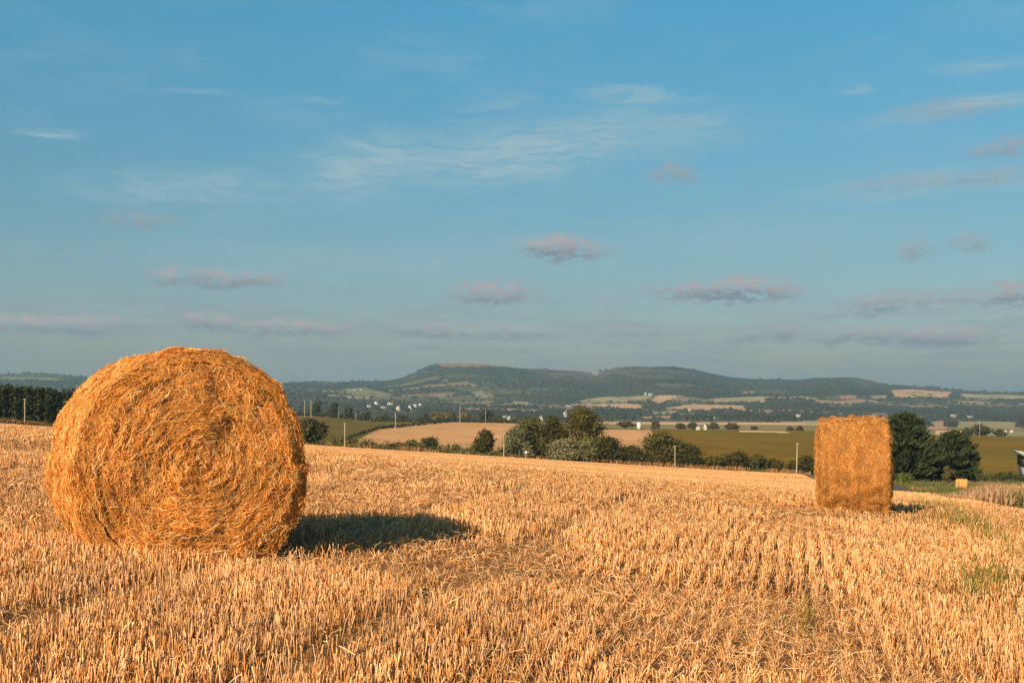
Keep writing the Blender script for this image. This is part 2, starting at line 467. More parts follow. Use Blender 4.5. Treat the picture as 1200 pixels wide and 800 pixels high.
FIELDS = [  # (outline on the land as seen, depth range, albedo)
 ([(405, 523), (440, 504), (475, 497), (520, 494), (600, 495.5), (640, 501), (640, 540), (405, 526)], 322, 960, gold),
 ([(640, 502), (762, 503.5), (790, 540), (640, 545)], 322, 960, gold * 0.98),
 ([(300, 486), (480, 486), (515, 490), (470, 495.5), (430, 505), (400, 523), (300, 520)], 322, 960, (0.125, 0.098, 0.022)),
 ([(330, 486), (480, 486), (515, 490), (470, 493.5), (420, 491), (330, 489)], 600, 960, (0.17, 0.092, 0.03)),
 ([(700, 494), (960, 495), (960, 498), (700, 496.5)], 900, 2100, (0.50, 0.34, 0.20)),
 ([(866, 504), (920, 505), (925, 507), (866, 506)], 600, 1900, (0.52, 0.36, 0.2)),
 ([(400, 456), (428, 453.5), (462, 463), (450, 467), (405, 462)], 1800, 6000, T4),
 ([(378, 462), (430, 464), (440, 468), (390, 466)], 1800, 6000, T3),
 ([(508, 424), (545, 421), (600, 425), (620, 430), (560, 430), (515, 430)], 4400, 7000, (0.22, 0.125, 0.07)),
 ([(552, 458), (580, 458), (578, 465), (556, 465)], 1800, 7000, T3),
 ([(562, 457), (585, 460), (570, 463)], 1800, 7000, T4),
 ([(598, 470), (620, 470), (618, 475), (600, 475)], 1800, 7000, T3),
 ([(604, 482), (640, 477.5), (644, 480), (612, 485)], 1800, 7000, T3),
 ([(660, 473), (700, 465), (762, 463), (772, 467), (750, 470), (690, 471)], 1800, 7000, T3),
 ([(664, 473), (720, 472), (755, 474), (750, 480), (700, 477), (670, 476)], 1800, 7000, T1),
 ([(690, 434), (703, 433), (701, 440), (692, 440)], 3000, 7000, (0.24, 0.20, 0.16)),
 ([(755, 471), (770, 463), (802, 462.5), (790, 468), (775, 473)], 1800, 7000, T1),
 ([(815, 470), (840, 466), (895, 464), (898, 473), (860, 472)], 1800, 7000, T3),
 ([(866, 460), (884, 458), (884, 461), (868, 462)], 1800, 7000, T5),
 ([(778, 478), (810, 473), (874, 475), (872, 481), (800, 481)], 1800, 7000, T1),
 ([(752, 484), (792, 480), (794, 484), (770, 486)], 1800, 7000, T3),
 ([(746, 488), (788, 487), (786, 492), (748, 492)], 1800, 7000, T5),
 ([(880, 484), (890, 484), (889, 487), (881, 487)], 1800, 7000, T2),
 ([(1042, 457), (1070, 456), (1115, 459), (1112, 466), (1048, 466)], 1800, 7000, T1),
 ([(1060, 459), (1080, 460), (1100, 464), (1075, 466)], 1800, 7000, (0.30, 0.24, 0.12)),
 ([(980, 463), (1004, 463), (1002, 468), (984, 467)], 1800, 7000, (0.36, 0.17, 0.11)),
 ([(1018, 463), (1040, 463), (1038, 468), (1020, 467)], 1800, 7000, T3),
 ([(1120, 461), (1200, 463), (1210, 468), (1130, 467)], 1800, 7000, T3),
 ([(970, 475), (1000, 474), (998, 478), (972, 478)], 1800, 7000, T4),
 ([(1086, 495), (1108, 492), (1110, 502), (1090, 503)], 1500, 7000, T5),
 ([(1117, 493), (1190, 494), (1195, 502), (1120, 501)], 1500, 7000, T3),
 ([(1095, 504), (1130, 504), (1128, 509), (1097, 509)], 900, 2600, T2),
 ([(1155, 505), (1200, 505), (1200, 510), (1158, 510)], 900, 2600, (0.22, 0.23, 0.13)),
 ([(940, 493), (1000, 493), (1000, 496), (944, 497)], 900, 4000, (0.30, 0.28, 0.2)),
 ([(0, 441), (60, 442), (90, 447), (0, 445)], 1800, 7000, T4),
]
for poly, y0, y1, c in FIELDS:
    m = inpoly(GP, GS, poly) & (GY >= y0) & (GY <= y1)
    cc_ = np.array(c) * (0.88 + 0.24 * fbm(GX / 25, GY / 60, 51, 3)[..., None])
    GC[m] = cc_[m]
isfield = np.zeros(GX.shape, bool)
for poly, y0, y1, c in FIELDS: isfield |= inpoly(GP, GS, poly) & (GY >= y0) & (GY <= y1)

def sheet(name, r0, r1, mat):
    nr = r1 - r0 + 1; nc = len(cu)
    V = np.stack([GX[r0:r1 + 1], GY[r0:r1 + 1], GZ[r0:r1 + 1]], -1).reshape(-1, 3)
    idx = np.arange(nr * nc).reshape(nr, nc)
    Fc = np.stack([idx[:-1, :-1], idx[:-1, 1:], idx[1:, 1:], idx[1:, :-1]], -1).reshape(-1, 4)
    return setp(np_mesh(name, V, Fc, mat, GC[r0:r1 + 1].reshape(-1, 3), smooth=True), kind='structure')
def M_near():
    m = bpy.data.materials.new('field_soil'); m.use_nodes = True
    t = NT(m.node_tree); t.n.clear()
    at = t.new('ShaderNodeAttribute', attribute_name='col')
    tcn = t.new('ShaderNodeTexCoord')
    n1 = t.noise(tcn.outputs['Object'], 1.6, 6, 0.7)
    n2 = t.noise(tcn.outputs['Object'], 28, 4, 0.7)
    st = t.noise(t.vmath('MULTIPLY', tcn.outputs['Object'], (1.2, 0.16, 1)), 1.0, 4, 0.6)
    f = t.math('MULTIPLY', t.ramp(n1, .25, .75, .78, 1.22, False), t.ramp(n2, .25, .75, .72, 1.28, False))
    f = t.math('MULTIPLY', f, t.ramp(st, .3, .7, .88, 1.12, False))
    cb = t.new('ShaderNodeCombineXYZ')
    for i in range(3): t.l.new(f, cb.inputs[i])
    c = t.mix(1.0, at.outputs['Color'], cb.outputs[0], 'MULTIPLY')
    b = t.new('ShaderNodeBsdfPrincipled'); t.put(b.inputs['Base Color'], c)
    b.inputs['Roughness'].default_value = 0.95; b.inputs['Specular IOR Level'].default_value = 0.05
    bn = t.new('ShaderNodeBump'); bn.inputs['Strength'].default_value = 1.0; bn.inputs['Distance'].default_value = 0.12
    t.l.new(t.math('ADD', n2, n1), bn.inputs['Height']); t.l.new(bn.outputs[0], b.inputs['Normal'])
    out = t.new('ShaderNodeOutputMaterial'); t.l.new(b.outputs[0], out.inputs[0])
    return m
i1 = int(np.searchsorted(ry, 322)); i2 = int(np.searchsorted(ry, 1800))
sheet('ground', 0, i1, M_near())
sheet('farmland', i1, i2, M_terrain)
sheet('hills', i2, len(ry) - 1, M_hill)

# little tarmac lane that passes behind the right-hand bale
def lane():
    px = [(1046, 78), (1049, 95), (1052, 120), (1048, 160), (1030, 210), (1000, 250)]
    V = []
    ys = np.linspace(78, 250, 40)
    xs = np.interp(ys, [p[1] for p in px], [(p[0] - CX) / F * p[1] for p in px])
    for x, y in zip(xs, ys):
        for d in (-1.6, 0, 1.6):
            V.append((x + d, y, gz(x + d, y) + 0.06))
    n = len(ys); idx = np.arange(n * 3).reshape(n, 3)
    Fc = np.stack([idx[:-1, :-1], idx[:-1, 1:], idx[1:, 1:], idx[1:, :-1]], -1).reshape(-1, 4)
    setp(np_mesh('road', V, Fc, M_tar), kind='structure')
lane()

# ---------------------------------------------------------------- straw strands
PALE = np.array([0.78, 0.54, 0.27]); GOLD = np.array([0.76, 0.39, 0.105]); RUST = np.array([0.65, 0.25, 0.045]); DARKS = np.array([0.20, 0.10, 0.035])
STUB_PAL = np.array([(0.86, 0.59, 0.33), (0.72, 0.41, 0.155), (0.54, 0.235, 0.07), (0.20, 0.09, 0.035)])
def straw_cols(n, wts, r, pal=None):
    c = np.stack([PALE, GOLD, RUST, DARKS]) if pal is None else pal
    k = r.choice(4, n, p=np.array(wts) / sum(wts))
    return c[k] * r.uniform(0.75, 1.2, (n, 1))

def ribbons(P, T, N, L, w, curl, r, seg=3):
    """flat curved strands: centre P, tangent T, outward N"""
    n = len(P)
    B = np.cross(T, N); B /= np.linalg.norm(B, axis=1, keepdims=True) + 1e-9
    ts = np.linspace(-0.5, 0.5, seg + 1)
    bend = r.normal(0, curl, (n, 1)); lift = r.normal(0, curl * 0.6, (n, 1))
    tilt = r.normal(0, 0.10, (n, 1))
    tw = r.uniform(-1.2, 1.2, (n, 1))
    V = np.empty((n, seg + 1, 2, 3))
    for i, t in enumerate(ts):
        c = P + T * (L * t)[:, None] + B * (bend * L[:, None] * (t * t * 4 - .5)) + N * (lift * L[:, None] * (t * t * 4 - 0.5) + tilt * L[:, None] * t)
        sd = B * np.cos(tw) + N * np.sin(tw)
        V[:, i, 0] = c - sd * (w / 2)[:, None]; V[:, i, 1] = c + sd * (w / 2)[:, None]
    base = (np.arange(n) * (seg + 1) * 2)[:, None]
    fs = [base + np.array([[2 * i, 2 * i + 1, 2 * i + 3, 2 * i + 2]]) for i in range(seg)]
    return V.reshape(-1, 3), np.concatenate(fs, 0)

def make_bale(loc, rz, rh, rv, L, density, seed, label, weights, tilt=0.0, sw=1.0, tone=1.0):
    """round bale: axis along local Y, lying on its side, sagging a little"""
    r = np.random.default_rng(seed)
    root = empty('round_bale', loc, rz)
    root.rotation_euler = (0, tilt, rz)
    setp(root, label, 'straw bale', 'round straw bales left on the stubble')
    def prof(ph):   # outline of the end: wide, flat-bottomed
        x = rh * np.sign(np.cos(ph)) * np.abs(np.cos(ph)) ** np.where(np.sin(ph) < 0, 0.66, 0.97)
        z = rv * np.sin(ph)
        s = np.where(np.sin(ph) < 0, 1 + 0.05 * np.abs(np.cos(ph * 1.0)) ** 2, 1.0)
        lump = 1 + 0.012 * (vnoise(np.cos(ph) * 2.2 + 5, np.sin(ph) * 2.2 + 5, seed) - 0.5) * 2
        x = x * lump * s; z = z * lump
        return x, np.maximum(z, -rv * 0.92) + rv * 0.94
    bev = 0.06
    # ---- rolled side
    nph, nt = 220, 60
    ph = np.linspace(0, 2 * np.pi, nph, endpoint=False); t = np.linspace(-L / 2, L / 2, nt)
    def side(phv, tv, off=0.0):
        x, z = prof(phv)
        z0 = z - rv * .94
        e = np.clip((np.abs(tv) - (L / 2 - bev)) / bev, 0, 1)
        k = 1 - (1 - np.sqrt(np.maximum(1 - e * e, 0))) * 0.10
        band = 0.015 * np.sin(tv * 2 * np.pi / 0.21 + seed) * np.sin(tv * 7.1 + seed)
        nz = (fbm(phv * 5 + 9, tv * 6 + 5, seed + 3, 3) - 0.5) * 0.08
        k = k * (1 + (band + nz + off) / rh)
        return np.stack([x * k, tv + 0 * phv, z0 * k + rv * .94], -1)
    PH, TT = np.meshgrid(ph, t, indexing='xy')
    V = side(PH, TT).reshape(-1, 3)
    idx = np.arange(nph * nt).reshape(nt, nph)
    nx = np.roll(idx, -1, 1)
    Fc = np.stack([idx[:-1], nx[:-1], nx[1:], idx[1:]], -1).reshape(-1, 4)
    core_c = np.array([0.38, 0.165, 0.04]) * tone
    # strands on the side
    n = int(density * 2 * np.pi * rh * L)
    p = r.uniform(0, 2 * np.pi, n); tv = r.uniform(-L / 2, L / 2, n)
    layer = r.uniform(0, 1, n)
    P0 = side(p, tv, 0.0); P1 = side(p + 0.02, tv, 0.0)
    Tt = P1 - P0; Tt /= np.linalg.norm(Tt, axis=1, keepdims=True)
    Ax = np.zeros_like(Tt); Ax[:, 1] = 1
    Nn = np.cross(Tt, Ax); Nn /= np.linalg.norm(Nn, axis=1, keepdims=True) + 1e-9
    cen = np.array([0, 0, rv * .94])
    flip = np.sign(np.sum(Nn * (P0 - cen) * np.array([1, 0, 1]), 1))[:, None]; Nn *= flip
    ang = r.normal(0, 0.62, n)
    T = Tt * np.cos(ang)[:, None] + Ax * np.sin(ang)[:, None]
    P = P0 + Nn * (0.002 + 0.022 * layer)[:, None]
    # stray ends that stand off the surface
    st = r.uniform(0, 1, n) < 0.11
    k = r.uniform(0.15, 0.8, n)[:, None]
    T = np.where(st[:, None], T + Nn * k, T); T /= np.linalg.norm(T, axis=1, keepdims=True)
    Ls = r.uniform(0.035, 0.115, n) * np.where(st, .75, 1); w = r.uniform(0.0016, 0.0038, n) * sw
    Vs, Fs = ribbons(P, T, Nn, Ls, w, 0.10, r)
    cs = np.minimum(tone * straw_cols(n, weights, r), 0.92) * (0.8 + 0.2 * layer)[:, None]
    cs *= (0.70 + 0.54 * fbm(p * 5, tv * 8, seed + 8, 3))[:, None]
    Vs[:, 2] = np.maximum(Vs[:, 2], 0.01)
    a = np_mesh('rolled_side', np.vstack([V, Vs]), [np.vstack([Fc, Fs + len(V)])], None,
                np.vstack([np.tile(core_c, (len(V), 1)), np.repeat(cs, 8, 0)]), root, mats=[M_core, M_straw],
                midx=np.concatenate([np.zeros(len(Fc)), np.ones(len(Fs))]))
    # ---- two spiral-wound ends
    for sgn in (-1, 1):
        nr = 46
        rr = np.linspace(0.0, 1.0, nr)
        def end(phv, q, off=0.0):
            x, z = prof(phv); z0 = z - rv * .94
            lim = 0.9 + 0.0 * q   # end cap meets the rounded shoulder
            dome = 0.035 * (1 - q ** 2) - 0.10 * np.clip((q - 0.86) / 0.14, 0, 1) ** 2
            sp = 0.0075 * np.sin(2 * np.pi * (q * rh / 0.085 - phv / (2 * np.pi)) + 7.0 * vnoise(np.cos(phv) * 2 + 3, np.sin(phv) * 2 + q * 3, seed + 2))
            lump = (fbm(q * np.cos(phv) * 3.2 + 7, q * np.sin(phv) * 3.2 + 7, seed + 5, 3) - 0.5) * 0.10
            gro = -0.03 * np.exp(-((q - 0.84 - 0.03 * np.sin(phv * 2)) / 0.03) ** 2) * sstep(-0.1, 0.6, -np.cos(phv) * sgn * -1)
            y = sgn * (L / 2 + dome + sp + lump + gro + off)
            kk = q * 0.955
            return np.stack([x * kk, y, z0 * kk + rv * .94], -1)
        PH2, Q = np.meshgrid(ph, rr, indexing='xy')
        V = end(PH2, Q).reshape(-1, 3)
        idx = np.arange(nph * nr).reshape(nr, nph); nx = np.roll(idx, -1, 1)
        Fc = np.stack([idx[:-1], nx[:-1], nx[1:], idx[1:]], -1).reshape(-1, 4)
        n = int(density * 1.25 * np.pi * rh * rv)
        p = r.uniform(0, 2 * np.pi, n); q = np.sqrt(r.uniform(0, 1, n)) * 1.0
        layer = r.uniform(0, 1, n)
        P0 = end(p, q); P1 = end(p + 0.03 / np.maximum(q, 0.08), q)
        Tt = P1 - P0; Tt /= np.linalg.norm(Tt, axis=1, keepdims=True) + 1e-9
        Nn = np.zeros_like(Tt); Nn[:, 1] = sgn
        Bt = np.cross(Nn, Tt)
        spread = 0.44 + 0.55 * vnoise(P0[:, 0] * 5 + 9, P0[:, 2] * 5, seed + 11)
        ang = r.normal(0, 1, n) * spread
        T = Tt * np.cos(ang)[:, None] + Bt * np.sin(ang)[:, None]
        st = r.uniform(0, 1, n) < 0.10
        k = r.uniform(0.1, 0.7, n)[:, None]
        T = np.where(st[:, None], T + Nn * k, T); T /= np.linalg.norm(T, axis=1, keepdims=True)
        P = P0 + Nn * (0.002 + 0.030 * layer)[:, None]
        Ls = r.uniform(0.035, 0.125, n) * np.where(st, .75, 1) * np.clip(0.45 + q, 0, 1); w = r.uniform(0.0015, 0.0036, n) * sw
        Vs, Fs = ribbons(P, T, Nn, Ls, w, 0.10, r)
        cs = np.minimum(tone * straw_cols(n, weights, r), 0.92) * (0.8 + 0.2 * layer)[:, None]
        cs *= (0.66 + 0.62 * fbm(P0[:, 0] * 5 + 4, P0[:, 2] * 5, seed + 18, 3))[:, None]
        Vs[:, 2] = np.maximum(Vs[:, 2], 0.01)
        np_mesh('spiral_end', np.vstack([V, Vs]), [np.vstack([Fc, Fs + len(V)])], None,
                np.vstack([np.tile(core_c, (len(V), 1)), np.repeat(cs, 8, 0)]), root, mats=[M_core, M_straw],
                midx=np.concatenate([np.zeros(len(Fc)), np.ones(len(Fs))]))
    return root

th = R(30)
b1 = (-2.46 - 0.60 * math.sin(th), 9.25 + 0.60 * math.cos(th))
make_bale((b1[0], b1[1], gz(*b1) - 0.075), th, 0.86, 0.862, 1.24, 15000, 3,
          'big round golden straw bale near the camera showing its spiral-wound end', (.13, .33, .46, .08), tilt=0.03, tone=1.18)
# bale 2: seen on its rolled side
y2 = 19.8; x2 = (999.5 - 600) / F * y2
ax2 = math.atan2(x2, y2)     # axis square to the line of sight
make_bale((x2, y2, gz(x2, y2) - 0.02), R(-90) - ax2 + R(3), 0.80, 0.83, 1.07, 6500, 11,
          'round straw bale standing alone right of centre, seen side-on as a tall fuzzy block', (.14, .34, .47, .05), tilt=0.0, sw=1.2, tone=.82)
y3 = 177.0; x3 = (1127 - 600) / F * y3
make_bale((x3, y3, gz(x3, y3) - 0.02), R(-90) - math.atan2(x3, y3), 0.76, 0.78, 1.55, 420, 17,
          'tiny pale straw bale far off below the dark conifers at right', (1, .1, 0, 0), sw=5, tone=1.15)

# ---------------------------------------------------------------- stubble
def stub_zone(y0, y1, dens, w0, w1, hs, seed):
    r = np.random.default_rng(seed)
    A = 0.5 * (y1 ** 2 - y0 ** 2) * 1.04 + 3 * (y1 - y0)
    n = int(A * dens)
    Y = np.sqrt(r.uniform(y0 ** 2, y1 ** 2, n)); X = r.uniform(-1, 1, n) * (0.52 * Y + 1.5)
    # snap to drill rows running away to the right
    ca, sa = math.cos(math.atan(0.24)), math.sin(math.atan(0.24))
    rowc = X * ca - Y * sa; alng = X * sa + Y * ca
    sp = 0.145
    wig = 0.05 * (vnoise(alng * 0.3, rowc * 0.2, 77) - .5)
    k = np.round(rowc / sp)
    rowc = k * sp + r.normal(0, 0.024, n) + wig
    # clumps along the row
    alng = np.round(alng / 0.055) * 0.055 + r.normal(0, 0.016, n)
    X = rowc * ca + alng * sa; Y = -rowc * sa + alng * ca
    # sparse patches, laid straw patches, wheel marks
    cl = fbm(X * 0.9, Y * 0.55, 61, 3)
    laid = sstep(0.54, 0.64, fbm(X * 0.55 + 3, Y * 0.38, 62, 3))
    keep = r.uniform(0, 1, n) < np.clip(0.55 + 1.2 * (cl - 0.2), 0.45, 1) * (1 - 0.22 * laid)
    tram = np.minimum(np.abs(rowc + 4.2), np.abs(rowc + 2.5))
    tram2 = np.minimum(np.abs(rowc - 6.55), np.abs(rowc - 8.2))
    keep &= ~(((tram < 0.16) | (tram2 < 0.11)) & (r.uniform(0, 1, n) < 0.75))
    keep &= ((X < bound_x(Y)) | (Y < 30)) & (Y < 321)
    bm = [(b1[0], b1[1], .75), (x2, y2, .7)]
    for bx, by, br in bm: keep &= np.hypot(X - bx, Y - by) > br
    X, Y, laid = X[keep], Y[keep], laid[keep]; n = len(X)
    h = hs * r.uniform(0.55, 1.15, n) * (0.8 + 0.4 * fbm(X * .5, Y * .5, 63, 2)) * (1 - 0.38 * laid)
    lean = r.normal(0, 0.16, (n, 2)) * (1 + 2.2 * laid[:, None]); lean[:, 0] += 0.05
    w = r.uniform(w0, w1, n)
    Z = ground_z(X, Y)
    bot = np.stack([X, Y, Z - 0.01], -1)
    top = bot + np.stack([lean[:, 0] * h, lean[:, 1] * h, h], -1)
    th_ = r.uniform(0, 2 * np.pi, n)
    V = np.empty((n, 2, 3, 3))
    for i in range(3):
        a = th_ + i * 2.0944
        o = np.stack([np.cos(a) * w / 2, np.sin(a) * w / 2, 0 * a], -1)
        V[:, 0, i] = bot + o; V[:, 1, i] = top + o * r.uniform(0.6, 1.5, (n, 1))
    b = (np.arange(n) * 6)[:, None]
    Fc = np.concatenate([b + np.array([[i, (i + 1) % 3, 3 + (i + 1) % 3, 3 + i]]) for i in range(3)], 0)
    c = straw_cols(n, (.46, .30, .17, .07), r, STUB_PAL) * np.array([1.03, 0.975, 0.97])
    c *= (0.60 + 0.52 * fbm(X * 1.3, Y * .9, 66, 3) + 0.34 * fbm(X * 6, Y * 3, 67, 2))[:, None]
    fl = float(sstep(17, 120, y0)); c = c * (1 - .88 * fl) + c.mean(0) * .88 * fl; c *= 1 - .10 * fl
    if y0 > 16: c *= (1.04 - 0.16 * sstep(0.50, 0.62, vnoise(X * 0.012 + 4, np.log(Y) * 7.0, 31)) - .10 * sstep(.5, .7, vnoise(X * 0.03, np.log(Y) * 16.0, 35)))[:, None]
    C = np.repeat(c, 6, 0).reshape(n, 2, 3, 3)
    # stem colour runs darker and browner at the base, slightly paler at the tip
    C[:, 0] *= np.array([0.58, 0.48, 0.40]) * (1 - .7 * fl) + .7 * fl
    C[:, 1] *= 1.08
    return V.reshape(-1, 3), Fc, C.reshape(-1, 3)

def litter(y0, y1, dens, seed, hgt, wsc=1.0, lscale=1.0):
    r = np.random.default_rng(seed)
    A = 0.5 * (y1 ** 2 - y0 ** 2) * 1.04 + 3 * (y1 - y0)
    n = int(A * dens)
    Y = np.sqrt(r.uniform(y0 ** 2, y1 ** 2, n)); X = r.uniform(-1, 1, n) * (0.52 * Y + 1.5)
    laid = sstep(0.46, 0.62, fbm(X * 0.55 + 3, Y * 0.38, 62, 3))
    near2 = sstep(1.8, 0.5, np.hypot(X - x2 + 1.0, (Y - y2 + 0.4))) + sstep(1.7, .9, np.hypot(X - b1[0] + 1.1, (Y - b1[1] + 0.5)))
    keep = (r.uniform(0, 1, n) < 0.30 + 0.62 * np.maximum(laid, near2)) & ((X < bound_x(Y)) | (Y < 30))
    X, Y, near2 = X[keep], Y[keep], near2[keep]; n = len(X)
    P = np.stack([X, Y, ground_z(X, Y) + 0.01 + r.uniform(0, 1, n) ** 1.6 * hgt], -1)
    a = r.uniform(0, 2 * np.pi, n); e = r.normal(0, 0.35, n)
    T = np.stack([np.cos(a) * np.cos(e), np.sin(a) * np.cos(e), np.sin(e)], -1)
    N = np.tile([0, 0, 1.0], (n, 1))
    V, Fc = ribbons(P, T, N, r.uniform(0.04, 0.15, n) * np.where(r.uniform(0, 1, n) < .04, 1.7, 1) * lscale, r.uniform(0.002, 0.0045, n) * wsc, 0.15, r)
    c = straw_cols(n, (.30, .34, .28, .08), r, STUB_PAL * 0.88)
    c = np.where((near2 > 0.3)[:, None], straw_cols(n, (.12, .42, .44, .02), r), c)
    return V, Fc, np.repeat(c, 8, 0)

def join_parts(name, parts, mat, label=None):
    o = 0; Vs = []; Fs = []; Cs = []
    for V, Fc, C in parts:
        Vs.append(V); Fs.append(Fc + o); Cs.append(C); o += len(V)
    return np_mesh(name, np.vstack(Vs), np.vstack(Fs), mat, np.vstack(Cs))

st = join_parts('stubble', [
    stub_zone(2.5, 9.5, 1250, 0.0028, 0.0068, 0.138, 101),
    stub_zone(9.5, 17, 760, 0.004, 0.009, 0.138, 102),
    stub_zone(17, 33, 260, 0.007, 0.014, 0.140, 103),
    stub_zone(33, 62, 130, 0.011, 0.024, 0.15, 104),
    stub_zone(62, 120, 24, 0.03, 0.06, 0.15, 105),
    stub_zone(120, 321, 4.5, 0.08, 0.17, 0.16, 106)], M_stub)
setp(st, 'cut golden stubble stalks standing across the field', 'stubble', kind='stuff')
lt = join_parts('loose_straw', [litter(2.5, 12, 360, 111, 0.12), litter(12, 30, 150, 112, 0.15, 1.7, 1.2)], M_stub)
setp(lt, 'loose chopped straw lying in patches among the stubble', 'loose straw', kind='stuff')

# ---------------------------------------------------------------- grasses and weeds
def blades(X, Y, h, w, lean, cols, r, z=None):
    n = len(X)
    Z = ground_z(X, Y) if z is None else z
    a = r.uniform(0, 2 * np.pi, n); ld = r.normal(0, lean, n)
    side_ = np.stack([np.cos(a), np.sin(a), 0 * a], -1) * (w / 2)[:, None]
    ldir = np.stack([np.cos(a + 1.3), np.sin(a + 1.3), 0 * a], -1)
    b = np.stack([X, Y, Z - .02], -1)
    m = b + np.stack([0 * h, 0 * h, h * .55], -1) + ldir * (ld * h * .3)[:, None]
    t = b + np.stack([0 * h, 0 * h, h], -1) + ldir * (ld * h)[:, None]
    V = np.stack([b - side_, b + side_, m - side_ * .8, m + side_ * .8, t - side_ * .15, t + side_ * .15], 1)
    i = (np.arange(n) * 6)[:, None]
    Fc = np.concatenate([i + np.array([[0, 1, 3, 2]]), i + np.array([[2, 3, 5, 4]])], 0)
    return V.reshape(-1, 3), Fc, np.repeat(cols, 6, 0)

r = np.random.default_rng(200)
# green weeds creeping up the right-hand wheel track
parts = []
for (px0, Y0, Y1, n, spr) in ((1166, 11.0, 17.5, 1300, .14), (1190, 11.5, 28, 3600, .30), (1185, 8.0, 11, 300, .14), (1140, 9.0, 11.5, 60, .12), (940, 8.2, 8.8, 40, .05), (1125, 20, 28, 260, .2)):
    Yc = r.uniform(Y0, Y1, n); x0 = (px0 - CX) / F * Y0
    Xc = x0 + (Yc - Y0) * 0.30 + r.normal(0, spr, n)
    kp = fbm(Xc * 2.2, Yc * 1.6, 91, 2) > 0.47
    Xc, Yc = Xc[kp], Yc[kp]; n = len(Xc)
    c = np.array([0.13, 0.15, 0.035]) * r.uniform(0.6, 1.5, (n, 1)); c[:, 0] *= r.uniform(0.8, 1.9, n)
    parts.append(blades(Xc, Yc, r.uniform(0.10, 0.30, n), r.uniform(0.006, 0.014, n), 0.5, c, r))
setp(join_parts('weeds', parts, M_leaf), 'green weeds and grass growing along the wheel tracks at right', 'weeds', kind='stuff')
# tall dry grass on the bank beyond the right-hand border
parts = []
n = 26000
Yc = r.uniform(46, 92, n); pxs = r.uniform(1085, 1290, n); Xc = (pxs - CX) / F * Yc
hh = 0.72 * sstep(1105, 1165, pxs) * (0.55 + 0.6 * fbm(Xc * .25, Yc * .2, 93, 3)) + 0.16
kp = (Xc > bound_x(Yc) + r.normal(0.6, 0.8, n))
Xc, Yc, hh, pxs = Xc[kp], Yc[kp], hh[kp], pxs[kp]; n = len(Xc)
gr = (fbm(Xc * 0.8, Yc * 0.3, 95, 3) + 0.25 * sstep(1130, 1090, pxs) > 0.60)
c = np.where(gr[:, None], np.array([0.14, 0.15, 0.045]), np.array([0.40, 0.24, 0.14])) * r.uniform(0.65, 1.25, (n, 1))
parts.append(blades(Xc, Yc, hh * r.uniform(.5, 1.1, n), r.uniform(0.02, 0.05, n), 0.6, c, r))
setp(join_parts('dry_grass', parts, M_stub), 'pinkish dry grass bank at the right border of the field', 'dry grass', kind='stuff')
# rough grass between the near crest and the hedge on the right, and the verge under the hedge
parts = []
n = 30000
Yc = r.uniform(88, 240, n); pxs = r.uniform(1036, 1290, n); Xc = (pxs - CX) / F * Yc
pat = fbm(Xc * 0.12, Yc * 0.04, 96, 3)
c = np.where((pat > .53)[:, None], np.array([0.24, 0.16, 0.07]), np.array([0.10, 0.12, 0.03])) * r.uniform(0.6, 1.3, (n, 1))
lx = np.interp(Yc, [78, 95, 120, 160, 210, 250], [24.85, 30.5, 38.7, 51.2, 64.5, 71.4])
kp = np.abs(Xc - lx) > 2.2
Xc, Yc, c = Xc[kp], Yc[kp], c[kp]; n = len(Xc)
parts.append(blades(Xc, Yc, r.uniform(.15, .55, n), r.uniform(0.06, 0.14, n), 0.4, c, r))
n = 16000
Yc = r.uniform(319, 330, n); pxs = r.uniform(-80, 1010, n); Xc = (pxs - CX) / F * Yc
pat = fbm(Xc * 0.15, Yc * 0.15, 97, 3)
c = np.where((pat > .50)[:, None], np.array([0.30, 0.17, 0.075]), np.array([0.10, 0.10, 0.03])) * r.uniform(0.6, 1.2, (n, 1))
parts.append(blades(Xc, Yc, r.uniform(.4, 1.3, n) * (0.5 + pat), r.uniform(0.15, 0.35, n), 0.3, c, r))
setp(join_parts('rough_grass', parts, M_leaf), 'rough green and brown grass along the far edge of the stubble', 'grass', kind='stuff')

